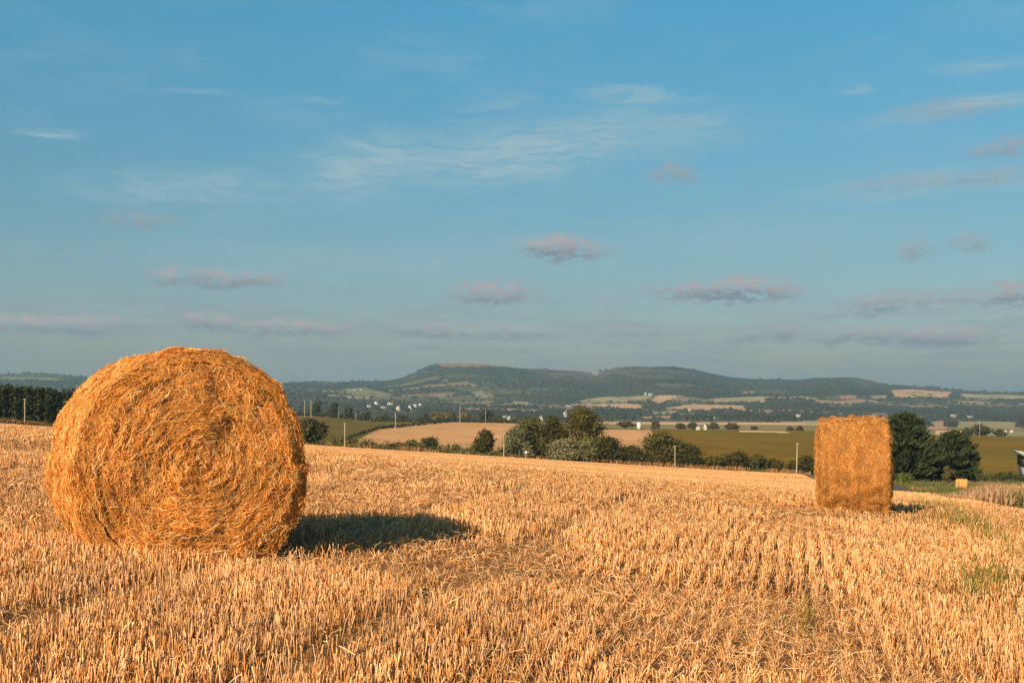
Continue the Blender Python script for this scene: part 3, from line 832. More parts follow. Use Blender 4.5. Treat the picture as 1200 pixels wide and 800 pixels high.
# ---------------------------------------------------------------- trees, bushes, hedges
G_DARK = (0.050, 0.051, 0.012); G_MID = (0.078, 0.076, 0.018); G_PALE = (0.155, 0.155, 0.085); G_OLIVE = (0.105, 0.105, 0.035); G_CON = (0.036, 0.05, 0.02)
def leaf_cloud(blobs, n, size, col, r, upward=0.0, shell=0.55, stretch=1.0):
    """leaf-clump faces spread through ellipsoid lobes; lobes = (x,y,z,rx,ry,rz)"""
    B = np.array(blobs, float)
    vol = B[:, 3] * B[:, 4] * B[:, 5]; p = vol ** 0.75; p /= p.sum()
    k = r.choice(len(B), n, p=p)
    d = r.normal(0, 1, (n, 3)); d /= np.linalg.norm(d, axis=1, keepdims=True)
    rad = shell + (1.06 - shell) * r.uniform(0, 1, n) ** 0.7
    rad *= 1 + 0.22 * (vnoise(d[:, 0] * 3.1 + k * 7.3, d[:, 2] * 3.1 + d[:, 1] * 2, 5) - 0.5) * 2
    P = B[k, :3] + d * rad[:, None] * B[k, 3:]
    a = d + r.normal(0, 0.8, (n, 3)); a[:, 2] += upward
    a /= np.linalg.norm(a, axis=1, keepdims=True)
    u = np.cross(a, r.normal(0, 1, (n, 3))); u /= np.linalg.norm(u, axis=1, keepdims=True) + 1e-9
    v = np.cross(a, u)
    s = (size * r.uniform(0.5, 1.3, n))[:, None]
    V = np.stack([P - u * s * stretch, P + v * s * .55, P + u * s * stretch, P - v * s * .55], 1).reshape(-1, 3)
    Fc = np.arange(n * 4).reshape(n, 4)
    lob = r.uniform(0.8, 1.22, (len(B), 1))[k]
    c = np.array(col) * lob * r.uniform(0.7, 1.35, (n, 1))
    c[:, 0] *= r.uniform(0.85, 1.3, n)
    # dense inner mass of twigs and leaves
    q = r.normal(0, 1, (n // 3, 3)); q /= np.linalg.norm(q, axis=1, keepdims=True)
    kk = r.choice(len(B), n // 3, p=p)
    P2_ = B[kk, :3] + q * (r.uniform(0.3, 0.75, n // 3))[:, None] * B[kk, 3:]
    u = r.normal(0, 1, (n // 3, 3)); u /= np.linalg.norm(u, axis=1, keepdims=True)
    v = np.cross(u, q)
    s = size * 1.5
    V2 = np.stack([P2_ - u * s, P2_ + v * s, P2_ + u * s, P2_ - v * s], 1).reshape(-1, 3)
    F2 = np.arange(len(V2)).reshape(-1, 4) + len(V)
    return np.vstack([V, V2]), np.vstack([Fc, F2]), np.vstack([np.repeat(c, 4, 0), np.tile(np.array(col) * 0.8, (len(V2), 1))])

def tube(path, radii, sides=7):
    V = []; Fc = []
    path = [Vector(p) for p in path]
    for i, (p, rr) in enumerate(zip(path, radii)):
        t = (path[min(i + 1, len(path) - 1)] - path[max(i - 1, 0)]).normalized()
        u = t.cross(Vector((0, 1, 0.01))).normalized(); v = t.cross(u)
        for k in range(sides):
            a = 2 * math.pi * k / sides
            V.append(tuple(p + (u * math.cos(a) + v * math.sin(a)) * rr))
    for i in range(len(path) - 1):
        for k in range(sides):
            k2 = (k + 1) % sides
            Fc.append((i * sides + k, i * sides + k2, (i + 1) * sides + k2, (i + 1) * sides + k))
    return np.array(V), np.array(Fc)

def trunk(root, h, rad, spread, r, limbs=6, name='trunk'):
    Vs, Fs, o = [], [], 0
    def add(path, radii):
        nonlocal o
        V, Fc = tube(path, radii); Vs.append(V); Fs.append(Fc + o); o += len(V)
    add([(0, 0, -0.3), (r.normal(0, .03) * h, 0, h * .35), (r.normal(0, .04) * h, 0, h * .7)], [rad * 1.25, rad * .85, rad * .35])
    for i in range(limbs):
        a = i * 2.4 + r.uniform(0, 1); z0 = h * r.uniform(.18, .5); L = spread * r.uniform(.5, .85)
        add([(0, 0, z0), (math.cos(a) * L * .5, math.sin(a) * L * .5, z0 + h * .12), (math.cos(a) * L, math.sin(a) * L, z0 + h * .26)], [rad * .5, rad * .3, rad * .1])
    return np_mesh(name, np.vstack(Vs), np.vstack(Fs), M_bark, None, root)

def broadleaf(px, Y, wpx, hpx, col, label, cat='tree', name='broadleaf_tree', seed=0, lobes=14, group=None, base=0.0, skew=0.0):
    """crown wpx wide and hpx tall as seen at distance Y"""
    r = np.random.default_rng(900 + seed)
    x, y, z = pt(px, Y)
    wd = wpx * Y / F; h = hpx * Y / F
    root = empty(name, (x, y, z)); setp(root, label, cat, group)
    B = []
    low = 0.10 if cat == 'bush' else 0.16
    for i in range(lobes):
        a = r.uniform(0, 2 * np.pi); t = r.uniform(0, 1)
        zz = h * (low + (0.92 - low) * t)
        env = wd * .5 * math.sin(math.pi * min(1, (0.22 + 0.74 * t))) ** 0.6
        rr_ = r.uniform(0.18, 0.28) * wd
        d = max(env - rr_ * .8, 0) * math.sqrt(r.uniform(0.2, 1))
        rz_ = min(rr_ * r.uniform(.6, .9), h * .26)
        B.append((math.cos(a) * d + skew * (t - .5) * wd, math.sin(a) * d * .8, min(max(zz, rz_ * .8), h - rz_), rr_, rr_, rz_))
    B.append((0, 0, h * .45, wd * .30, wd * .28, h * .36))
    B.append((skew * wd * .4, 0, h * .80, wd * .16, wd * .16, h * .20))
    n = int(np.clip(wpx * hpx * 1.6, 260, 5200))
    size = max(0.17, 1.15 * Y / F * 1.1)
    V, Fc, C = leaf_cloud(B, n, size, col, r)
    V[:, 2] = np.maximum(V[:, 2], 0.02)
    np_mesh('crown', V, Fc, M_leaf, C, root)
    trunk(root, h * .8, wd * .03 + .08, wd * .4, r)
    return root

HB = 'trees and bushes along the hedge at the far edge of the stubble'
broadleaf(366, 326, 46, 32, G_DARK, 'dark rounded bush just right of the big bale at the field edge', 'bush', 'hedge_bush', 1, group=HB)
broadleaf(350, 322, 30, 24, G_OLIVE, 'olive bush half hidden behind the right rim of the big bale', 'bush', 'hedge_bush', 2, group=HB)
broadleaf(504, 326, 28, 19, G_DARK, 'small round dark bush in the low hedge below the golden field', 'bush', 'hedge_bush', 3, group=HB)
broadleaf(484, 328, 26, 14, G_OLIVE, 'low olive bush in the hedge just left of the small round dark one', 'bush', 'hedge_bush', 4, group=HB)
broadleaf(567, 326, 36, 32, G_DARK, 'small round-headed tree against the golden field, left of the pole', 'tree', seed=5, group=HB)
broadleaf(624, 332, 62, 50, G_MID, 'leafy tree left of the tallest tree, behind the pale willow', 'tree', seed=6, group=HB)
broadleaf(648, 336, 52, 54, G_DARK, 'narrow dark tree squeezed against the left side of the tallest tree', 'tree', seed=7, group=HB)
broadleaf(684, 334, 66, 67, G_MID, 'tallest broadleaf tree in the middle of the hedge', 'tree', seed=8, lobes=20, group=HB)
broadleaf(607, 325, 42, 38, (0.11, 0.12, 0.065), 'greyish pale willow beside the middle pole', 'tree', seed=9, group=HB)
broadleaf(710, 324, 76, 33, G_DARK, 'broad dark bush at the foot of the tallest tree on its right', 'bush', 'hedge_bush', 10, lobes=18, group=HB)
broadleaf(662, 320.5, 56, 27, G_PALE, 'pale grey-green bush in front of the tallest tree', 'bush', 'hedge_bush', 11, group=HB)
broadleaf(688, 321, 40, 29, (0.13, 0.14, 0.06), 'light green bush between the pale one and the broad dark one', 'bush', 'hedge_bush', 12, group=HB)
broadleaf(737, 326, 46, 24, G_DARK, 'low dark bush sloping down from the broad dark bush', 'bush', 'hedge_bush', 13, group=HB)
broadleaf(778, 328, 66, 43, G_MID, 'rounded green tree behind the pole right of centre', 'tree', seed=14, lobes=18, group=HB)
broadleaf(806, 330, 36, 30, G_DARK, 'dark lower shoulder tree right of the rounded green tree', 'tree', seed=15, group=HB)
broadleaf(866, 326, 36, 24, G_DARK, 'taller dark clump in the hedge below the olive field', 'bush', 'hedge_bush', 16, group=HB)
broadleaf(889, 326, 34, 21, G_MID, 'green clump next to the taller dark one below the olive field', 'bush', 'hedge_bush', 17, group=HB)
broadleaf(836, 326, 34, 17, G_MID, 'low green clump between the rounded tree and the taller dark clump', 'bush', 'hedge_bush', 18, group=HB)
broadleaf(945, 322, 30, 22, G_DARK, 'dark bush between the right pole and the side-on bale', 'bush', 'hedge_bush', 19, group=HB)
broadleaf(620, 321, 18, 16, G_PALE, 'tiny pale shrub beside the small round sign', 'bush', 'hedge_bush', 20, group=HB)

def hedge(pxa, pxb, Y, hpx, col, label, seed, dens=26, wob=0.4, thick=2.0, dY=0.0):
    r = np.random.default_rng(1300 + seed)
    x0, y0, z0 = pt((pxa + pxb) / 2, Y)
    root = empty('hedge', (x0, y0, z0)); setp(root, label, 'hedge')
    B = []; VT = []; FT = []; o = 0
    n = max(3, int((pxb - pxa) / (hpx * 0.45)) + int(dY * .8))
    for i in range(n):
        p = pxa + (pxb - pxa) * (i + r.uniform(.2, .8)) / n
        yy = Y + dY * (p - pxa) / (pxb - pxa) + r.uniform(-.3, .3) * thick
        x, y, z = pt(p, yy)
        h = hpx * Y / F * (1 - wob + 2 * wob * r.uniform(0, 1)) ; ww = hpx * Y / F * r.uniform(.5, .9)
        B.append((x - x0, y - y0, z - z0 + h * .5, ww, thick * .6, h * .5))
    nl = int(np.clip((pxb - pxa) * hpx * 1.5, 200, 9000))
    V, Fc, C = leaf_cloud(B, nl, max(.15, 1.1 * Y / F), col, r)
    np_mesh('foliage', V, Fc, M_leaf, C, root)
    return root
hedge(384, 600, 325, 10, G_OLIVE, 'low olive hedge between stubble and the golden field, left of centre', 1, wob=.5)
hedge(600, 822, 325, 19, G_DARK, 'dark low hedge filling under the tallest trees', 2)
hedge(812, 952, 326, 15, G_DARK, 'dark hedge between the stubble and the olive field', 3)
hedge(1030, 1215, 262, 9, (0.06, 0.075, 0.025), 'low green hedge at the foot of the olive field on the far right', 4, wob=.5)
hedge(404, 442, 430, 6, (0.014, 0.015, 0.008), 'thin dark hedge climbing between the olive and golden fields', 5, thick=4, wob=.15, dY=190)
hedge(442, 530, 640, 4.6, (0.014, 0.015, 0.008), 'thin dark hedge curving over the top of the golden field', 6, thick=4, wob=.2, dY=195)
hedge(-30, 70, 316, 5, (0.16, 0.10, 0.04), 'brown bracken strip in front of the dark wood at far left', 7, wob=.6)

# row of small trees on the ridge behind the olive and golden fields
RG = 'far trees on the skyline of the middle fields'
rr0 = random.Random(5)
ridge = [(372, 13, 17), (392, 14, 16), (408, 16, 13), (428, 14, 9), (449, 12, 7), (470, 12, 7), (497, 12, 8), (512, 16, 12), (528, 15, 11), (546, 15, 10), (570, 18, 14), (586, 12, 8)]
ridge_l = ['behind the olive field beside the big bale', 'second right of the big bale above the olive field', 'third right of the big bale, dark and broad',
           'low above the middle of the olive field', 'small, under the leftmost white gable', 'small, under the brightest white gable', 'small, left of the brownish clump over the golden field',
           'brownish clump left end over the golden field', 'brownish clump middle over the golden field', 'brownish clump right end over the golden field', 'roundest dark one over the golden field', 'lowest, right end of the golden field crest']
for i, ((p, w_, h_), lb) in enumerate(zip(ridge, ridge_l)):
    broadleaf(p, 960, w_ * 1.3, h_ + 4, G_OLIVE if 7 <= i <= 9 else (0.045, 0.055, 0.02), 'far ridge tree, ' + lb, 'tree', seed=40 + i, lobes=9, group=RG)
hedge(330, 610, 930, 5, (0.04, 0.045, 0.02), 'dark hedge line along the crest behind the left middle fields', 8, thick=6, wob=.5)
# bushes dotted along the top of the right olive field
for i, (p, w_, h_, lb) in enumerate([(733, 24, 7, 'left of the white tower, long and low'), (768, 16, 8, 'reddish, just right of the white tower'), (797, 14, 6, 'low one midway between tower and white gable'), (812, 14, 7, 'touching the white gable on its left'), (836, 16, 7, 'right beside the leaning white gable'),
                                (857, 20, 7, 'broad brown one left of the pale strip'), (926, 8, 3, 'first dot right of the pale strip'), (937, 10, 4, 'last dot before the side-on bale'), (1147, 30, 13, 'dark clump right of the conifers above the olive field'), (1172, 16, 8, 'low clump near the tiny white house at right'), (1132, 22, 7, 'behind the dark clump, close to the conifers'), (884, 8, 3, 'small dot on the pale strip')]):
    broadleaf(p, 900 if p < 1000 else 880, w_ * 1.15, h_ + 1, (0.075, 0.055, 0.03) if i in (1, 5, 0) else (0.055, 0.06, 0.025), 'distant bush atop the olive field, ' + lb, 'bush', 'field_bush', 60 + i, lobes=8, group='bushes along the top of the right-hand olive field')

# spreading conifers on the right
def conifer(px, Y, wpx, hpx, label, seed, lean=0.0):
    r = np.random.default_rng(1700 + seed)
    x, y, z = pt(px, Y); wd = wpx * Y / F; h = hpx * Y / F
    root = empty('conifer_tree', (x, y, z)); setp(root, label, 'conifer', 'pair of dark conifers on the right')
    Ps, Ds, Cs = [], [], []
    VT, FT, o = [], [], 0
    V, Fc = tube([(0, 0, -.3), (.1, 0, h * .4), (lean * h * .5, 0, h * .92)], [wd * .035, wd * .025, wd * .006]); VT.append(V); FT.append(Fc); o = len(V)
    nb = 210
    for i in range(nb):
        t = (i + r.uniform(0, 1)) / nb
        a = r.uniform(0, 2 * np.pi)
        env = wd * .60 * (1 - t) ** 0.55 * (0.55 + 0.45 * min(1, t * 5)) * r.uniform(.7, 1.08)
        z0 = h * (0.05 + 0.88 * t)
        up = 0.32 + 0.5 * t
        n = int(26 + 70 * (1 - t))
        s = r.uniform(0.15, 1, n) ** 0.7
        droop = -0.10 * s * s + up * s * .45
        bx = np.cos(a) * env * s + lean * z0 * .5; by = np.sin(a) * env * s * .9; bz = z0 + env * droop
        jit = r.normal(0, 1, (n, 3)) * np.stack([.16 + .10 * s, .16 + .10 * s, .10 + .05 * s], -1) * wd * .12
        Ps.append(np.stack([bx, by, bz], -1) + jit)
        d = np.stack([np.cos(a) * np.ones(n), np.sin(a) * np.ones(n), np.full(n, up + .35)], -1) + r.normal(0, .45, (n, 3))
        Ds.append(d)
        Cs.append(np.array(G_CON) * r.uniform(.75, 1.3) * r.uniform(.65, 1.4, (n, 1)))
        if i % 3 == 0:
            V, Fc = tube([(lean * z0 * .5, 0, z0), (math.cos(a) * env * .8 + lean * z0 * .5, math.sin(a) * env * .7, z0 + env * up * .25)], [wd * .01, wd * .003], 5)
            VT.append(V); FT.append(Fc + o); o += len(V)
    P = np.vstack(Ps); D = np.vstack(Ds); C = np.vstack(Cs); n = len(P)
    D /= np.linalg.norm(D, axis=1, keepdims=True)
    u = np.cross(D, r.normal(0, 1, (n, 3))); u /= np.linalg.norm(u, axis=1, keepdims=True) + 1e-9
    s = (r.uniform(.22, .55, n) * wd / 10)[:, None]
    V = np.stack([P - D * s, P + u * s * .35, P + D * s * 1.2, P - u * s * .35], 1).reshape(-1, 3)
    V[:, 2] = np.maximum(V[:, 2], .05)
    np_mesh('crown', V, np.arange(n * 4).reshape(n, 4), M_leaf, np.repeat(C, 4, 0), root)
    np_mesh('trunk', np.vstack(VT), np.vstack(FT), M_bark, None, root)
conifer(1060, 225, 84, 84, 'taller dark spreading conifer rising right behind the side-on bale', 1, -0.03)
conifer(1116, 240, 66, 62, 'shorter dark conifer on the right of the taller one', 2, 0.05)
broadleaf(1060, 200, 26, 14, (0.09, 0.12, 0.03), 'light green bush at the foot of the taller conifer', 'bush', 'field_bush', 81)
broadleaf(1110, 212, 14, 22, (0.10, 0.09, 0.035), 'thin olive sapling in front of the shorter conifer', 'bush', 'field_bush', 82)

# dark plantation on the left
def plantation():
    r = np.random.default_rng(31)
    B = []
    VT, FT, o = [], [], 0
    x0, y0, z0 = pt(20, 345)
    for row in range(5):
        Y = 330 + row * 7
        for p in np.arange(-60, 135, 4.6):
            q = p + r.uniform(-1.5, 1.5)
            x, y, z = pt(q, Y + r.uniform(-2, 2))
            h = (46 + r.uniform(-4, 2.5)) * 335 / F * (1.0 if q < 95 else 1.0 - .012 * (q - 95))
            rad = r.uniform(1.0, 1.5)
            for k in range(5):
                t = .14 + .18 * k
                B.append((x - x0, y - y0, z - z0 + h * t, rad * (1.15 - .55 * t), rad * (1.15 - .55 * t), h * .13))
            V, Fc = tube([(x - x0, y - y0, z - z0 - .2), (x - x0, y - y0, z - z0 + h * .95)], [.16, .04], 5)
            VT.append(V); FT.append(Fc + o); o += len(V)
    V, Fc, C = leaf_cloud(B, 26000, .42, (0.026, 0.036, 0.012), r, stretch=1.2)
    root = empty('wood', (x0, y0, z0)); setp(root, 'dense dark conifer wood along the left edge of the field', 'wood', kind='stuff')
    np_mesh('foliage', V, Fc, M_leaf, C, root); np_mesh('trunks', np.vstack(VT), np.vstack(FT), M_bark, None, root)
plantation()

# woodland and hedgerow trees over the far valley and hill slopes: one countless mass
def far_wood():
    r = np.random.default_rng(77)
    oct_ = np.array([(1, 0, 0), (0, 1, 0), (-1, 0, 0), (0, -1, 0), (.6, .5, .7), (-.6, .5, .7), (-.5, -.6, .7), (.6, -.6, .7), (0, 0, 1)], float)
    of = np.array([(0, 1, 4), (1, 5, 4), (1, 2, 5), (2, 6, 5), (2, 3, 6), (3, 7, 6), (3, 0, 7), (0, 4, 7), (4, 5, 8), (5, 6, 8), (6, 7, 8), (7, 4, 8)])
    n = 75000
    Y = r.uniform(1800, 5400, n); px = r.uniform(-120, 1320, n); X = (px - CX) / F * Y
    cell = vnoise(X / 260, Y / 300, 88)
    line = (np.abs((X / 190 + 0.4 * vnoise(Y / 300, X / 900, 4)) % 1 - .5) < 0.035) | (np.abs((Y / 210 + 0.5 * vnoise(X / 400, Y / 900, 5)) % 1 - .5) < 0.035)
    hh_, _, ed_ = cells(X, Y)
    isf = hh_ < .46 - .25 * sstep(3900, 4600, Y)
    dens = np.where(cell > 0.42, 0.9, 0.25); dens = np.where(isf, 0.01, dens); dens = np.where(ed_ < 7, 1.0, dens)
    dens *= 1 - 0.9 * sstep(4550, 5000, Y)
    keep = r.uniform(0, 1, n) < dens
    Z = ground_z(X, Y); sy = HY - (Z - EYE) * F / Y
    for poly, y0, y1, c in FIELDS:
        if y1 > 2000: keep &= ~inpoly(px, sy, [(a, b) for a, b in poly])
    for hx, hy, hw in [(441.5, 474, 4), (457.5, 474, 7), (467, 480.5, 5), (480.8, 480, 4), (487, 477, 4), (493, 475, 4), (433, 477, 6), (450, 478, 8), (416, 457, 4), (424, 456.5, 5), (589, 490.5, 9),
                       (597, 491.5, 3.6), (634, 493, 5.5), (663, 488, 4.5), (756.5, 462.5, 3), (763, 462.5, 6.5), (807.5, 481, 4), (838, 490, 5), (935.5, 488, 6), (667, 476, 7), (1118, 487, 8), (1137, 488.5, 7)]:
        keep &= ~((np.abs(px - hx) < hw / 2 + 1.6) & (sy > hy - 1.0) & (sy < hy + 6))
    X, Y, Z, px = X[keep], Y[keep], Z[keep], px[keep]; n = len(X)
    s = r.uniform(3.5, 7.5, n); hh = s * r.uniform(.8, 1.3, n)
    V = oct_[None] * np.stack([s, s, hh], -1)[:, None, :] * r.uniform(.7, 1.25, (n, 9, 1)) + np.stack([X, Y, Z], -1)[:, None, :]
    Fc = (of[None] + (np.arange(n) * 9)[:, None, None]).reshape(-1, 3)
    c = np.array([0.032, 0.038, 0.024]) * r.uniform(.8, 1.2, (n, 1)) * (0.7 + 0.6 * vnoise(X / 220, Y / 260, 89))[:, None]; c[:, 0] *= r.uniform(.9, 1.3, n)
    o = np_mesh('woodland', V.reshape(-1, 3), Fc, M_leaf, np.repeat(c, 9, 0))
    setp(o, 'woods and hedgerows covering the far valley and hillsides', 'woodland', kind='stuff')
far_wood()
# hedgerow lines bordering the visible far fields
def field_borders():
    r = np.random.default_rng(78)
    root = None
    Xs, Ys, Zs, ss = [], [], [], []
    gyf = GY[i2:]; gp = GP[i2:]; gs = GS[i2:]; gx = GX[i2:]; gzz = GZ[i2:]
    allX = gx.ravel(); 
    for poly, y0, y1, c in FIELDS:
        if y0 < 1500: continue
        m = inpoly(gp, gs, poly)
        e = np.zeros_like(m)
        e[1:] |= m[1:] & ~m[:-1]; e[:-1] |= m[:-1] & ~m[1:]
        e[:, 1:] |= m[:, 1:] & ~m[:, :-1]
        ii = np.argwhere(e)
        if len(ii) == 0: continue
        ii = ii[r.uniform(0, 1, len(ii)) < .5]
        Xs.append(gx[ii[:, 0], ii[:, 1]]); Ys.append(gyf[ii[:, 0], ii[:, 1]]); Zs.append(gzz[ii[:, 0], ii[:, 1]])
    X = np.concatenate(Xs) ; Y = np.concatenate(Ys); Z = np.concatenate(Zs); n = len(X)
    X = X + r.normal(0, 2, n); Y = Y + r.normal(0, 3, n)
    s = r.uniform(2.5, 5.5, n)
    oct_ = np.array([(1, 0, 0), (0, 1, 0), (-1, 0, 0), (0, -1, 0), (0, 0, 1)], float)
    of = np.array([(0, 1, 4), (1, 2, 4), (2, 3, 4), (3, 0, 4)])
    V = oct_[None] * s[:, None, None] * r.uniform(.7, 1.25, (n, 5, 1)) + np.stack([X, Y, Z], -1)[:, None, :]
    Fc = (of[None] + (np.arange(n) * 5)[:, None, None]).reshape(-1, 3)
    c = np.array([0.04, 0.055, 0.03]) * r.uniform(.6, 1.4, (n, 1))
    setp(np_mesh('hedgerows', V.reshape(-1, 3), Fc, M_leaf, np.repeat(c, 5, 0)), 'dark hedgerows bordering the far patchwork fields', 'hedgerow', kind='stuff')
field_borders()

# ---------------------------------------------------------------- utility poles
def pole(px, Y, hpx, label, arm=True, rad=0.15, lean=0.0):
    x, y, z = pt(px, Y); h = hpx * Y / F
    root = empty('utility_pole', (x, y, z)); setp(root, label, 'utility pole', 'wooden utility poles crossing the country')
    V, Fc = tube([(0, 0, -.4), (lean * h * .5, 0, h * .5), (lean * h, 0, h)], [rad, rad * .85, rad * .65], 10)
    cap = np.array([list(range(20, 30))])
    np_mesh('shaft', V, [Fc, cap], M_wood, None, root)
    Vs, Fs, o = [], [], 0
    for k in (-.28, .28):
        a, b = tube([(lean * h, -.22, h * .97), (lean * h + k, -.22, h * .975)], [.035, .03], 6); Vs.append(a); Fs.append(b + o); o += len(a)
        a, b = tube([(lean * h + k, -.22, h * .965), (lean * h + k, -.22, h * 1.0)], [.05, .035], 6); Vs.append(a); Fs.append(b + o); o += len(a)
    np_mesh('insulator_bracket', np.vstack(Vs), np.vstack(Fs), M_metal, None, root)
pole(404, 317, 29, 'wooden pole at the field edge just right of the big bale', rad=.15)
pole(590.5, 318, 28, 'wooden pole beside the pale willow left of the tallest tree', rad=.15)
pole(791, 317, 26, 'wooden pole in front of the rounded green tree', rad=.14)
pole(933.5, 300, 37, 'tall pale pole just left of the side-on bale, leaning slightly', rad=.17, lean=.02)
pole(29, 316, 31, 'wooden pole against the dark wood at far left', rad=.15)
pole(357, 800, 20, 'faint far pole nearest the right rim of the big bale', rad=0.186)
pole(364.5, 780, 20, 'brighter far pole a little right of the faint one by the big bale', rad=0.236)
pole(397, 820, 10, 'short far pole above the middle of the olive field', rad=0.174)
pole(417, 820, 9, 'second short far pole above the olive field', rad=0.155)
pole(463.5, 640, 21, 'far pole left of the brightest white gable, on the curved hedge', rad=0.223)
pole(539, 830, 19, 'far pole on the crest of the golden field', rad=0.248)
pole(569, 850, 15, 'far pole beside the roundest ridge tree', rad=0.174)
pole(1148, 850, 19, 'far pole in the dark clump at the top of the right olive field', rad=0.155)

# small round sign in front of the hedge
x, y, z = pt(616, 316)
sg = empty('round_sign', (x, y, z)); setp(sg, 'small grey round sign on a thin post in front of the hedge', 'sign')
V, Fc = tube([(0, 0, -.2), (0, 0, 1.7)], [.06, .06], 8); np_mesh('post', V, Fc, M_metal, None, sg)
def disc(r_, y0, y1, zc, n=24):
    a = np.linspace(0, 2 * np.pi, n, endpoint=False)
    V = np.vstack([np.stack([r_ * np.cos(a), 0 * a + y0, zc + r_ * np.sin(a)], -1), np.stack([r_ * np.cos(a), 0 * a + y1, zc + r_ * np.sin(a)], -1)])
    i = np.arange(n); j = (i + 1) % n
    return V, [np.stack([i, j, j + n, i + n], -1), np.array([list(range(n))]), np.array([list(range(2 * n - 1, n - 1, -1))])]
V, Fc = disc(.42, -.09, -.13, 1.8); np_mesh('sign_plate', V, Fc, M_metal, None, sg)

# fence of thin posts at the right, beyond the crest
fr = empty('wire_fence', pt(1095, 150)); setp(fr, 'low post and wire fence beyond the crest left of the tiny pale bale', 'fence')
fx, fy, fz_ = pt(1095, 150)
Vw, Fw, o = [], [], 0
ends = []
for k in range(7):
    p = 1072 + k * 8.5; x, y, z = pt(p, 150 + k * 1.5)
    V, Fc = tube([(x - fx, y - fy, z - fz_ - .2), (x - fx + .02 * k, y - fy, z - fz_ + 1.35)], [.06, .05], 7)
    np_mesh('fence_post', V, Fc, M_bark, None, fr); ends.append((x - fx, y - fy, z - fz_))
for hgt in (.5, 1.1):
    for a, b in zip(ends[:-1], ends[1:]):
        V, Fc = tube([(a[0], a[1], a[2] + hgt), (b[0], b[1], b[2] + hgt)], [.015, .015], 4); Vw.append(V); Fw.append(Fc + o); o += len(V)
np_mesh('wire', np.vstack(Vw), np.vstack(Fw), M_metal, None, fr)

# ---------------------------------------------------------------- houses
def box(x0, x1, y0, y1, z0, z1):
    V = [(x0, y0, z0), (x1, y0, z0), (x1, y1, z0), (x0, y1, z0), (x0, y0, z1), (x1, y0, z1), (x1, y1, z1), (x0, y1, z1)]
    Fc = [(0, 3, 2, 1), (4, 5, 6, 7), (0, 1, 5, 4), (1, 2, 6, 5), (2, 3, 7, 6), (3, 0, 4, 7)]
    return np.array(V, float), np.array(Fc)
def house(px, Y, wpx, hpx, label, rz=0.3, gable_front=True, group=None, name='house', wallmat=None, lift=0.0, parts=True, roofmat=None):
    x, y, z = pt(px, Y); w = wpx * Y / F; h = hpx * Y / F
    root = empty(name, (x, y, z + lift), rz); setp(root, label, 'house', group)
    d = w * 1.5
    if not gable_front: w, d = w, w * .55
    e = h * .6
    wm = wallmat or M_wall
    # walls with gables
    if gable_front:
        V = [(-w/2, -d/2, -1), (w/2, -d/2, -1), (w/2, -d/2, e), (0, -d/2, h), (-w/2, -d/2, e), (-w/2, d/2, -1), (w/2, d/2, -1), (w/2, d/2, e), (0, d/2, h), (-w/2, d/2, e)]
        np_mesh('wall', V, [np.array([[0, 1, 2, 3, 4], [6, 5, 9, 8, 7]]), np.array([[1, 6, 7, 2], [5, 0, 4, 9]])], wm, None, root)
        o = w * .06; t = h * .05
        for s in (-1, 1):
            V = [(s * (w/2 + o), -d/2 - o, e - o * .8 + t), (0, -d/2 - o, h + t), (0, d/2 + o, h + t), (s * (w/2 + o), d/2 + o, e - o * .8 + t)]
            V = V + [(a, b, c - t * .8) for a, b, c in V]
            np_mesh('roof', V, np.array([(0, 1, 2, 3), (7, 6, 5, 4), (0, 4, 5, 1), (1, 5, 6, 2), (2, 6, 7, 3), (3, 7, 4, 0)]), roofmat or M_slate, None, root)
    else:
        V = [(-w/2, -d/2, -1), (w/2, -d/2, -1), (w/2, d/2, -1), (-w/2, d/2, -1), (-w/2, -d/2, e), (w/2, -d/2, e), (w/2, d/2, e), (-w/2, d/2, e), (-w/2, 0, h), (w/2, 0, h)]
        np_mesh('wall', V, [np.array([[0, 1, 5, 4], [2, 3, 7, 6]]), np.array([[1, 2, 6, 9, 5], [3, 0, 4, 8, 7]])], wm, None, root)
        o = w * .04; t = h * .05
        for s in (-1, 1):
            V = [(-w/2 - o, s * (d/2 + o), e - o * .8 + t), (w/2 + o, s * (d/2 + o), e - o * .8 + t), (w/2 + o, 0, h + t), (-w/2 - o, 0, h + t)]
            V = V + [(a, b, c - t * .8) for a, b, c in V]
            np_mesh('roof', V, np.array([(0, 1, 2, 3), (7, 6, 5, 4), (0, 4, 5, 1), (1, 5, 6, 2), (2, 6, 7, 3), (3, 7, 4, 0)]), roofmat or M_slate, None, root)
    if parts:
        for k in (-1, 1):
            V, Fc = box(k * w * .22 - w * .07, k * w * .22 + w * .07, -d/2 - .06, -d/2 + .05, e * .35, e * .72)
            np_mesh('window', V, Fc, M_glass, None, root)
        cx_ = 0 if gable_front else w * .42
        V, Fc = box(cx_ - w * .05, cx_ + w * .05, (d * .38 if gable_front else -.4) , (d * .38 + w * .1 if gable_front else .4), h * .85, h * 1.2)
        np_mesh('chimney', V, Fc, wm, None, root)
    return root
HG = 'white houses of the hamlet behind the left middle fields'
def ys(px, sy, lo=1800, hi=5400):
    """distance at which the land is seen at row sy"""
    Yv = np.linspace(lo, hi, 900); X = (px - CX) / F * Yv
    s = HY - (ground_z(X, Yv) - EYE) * F / Yv
    best = np.minimum.accumulate(s)
    ok = np.where(best <= sy)[0]
    return float(Yv[ok[0]]) if len(ok) else hi
def hs(px, sy, wpx, hpx, label, **k):
    return house(px, ys(px, sy), wpx, hpx, label, group=k.pop('group', HG), **k)
hs(441.5, 474, 4, 4.2, 'white gable at the left end of the hamlet', rz=-.4)
hs(457.5, 474, 7, 3.6, 'long low white house second from the left in the hamlet', rz=-.2, gable_front=False)
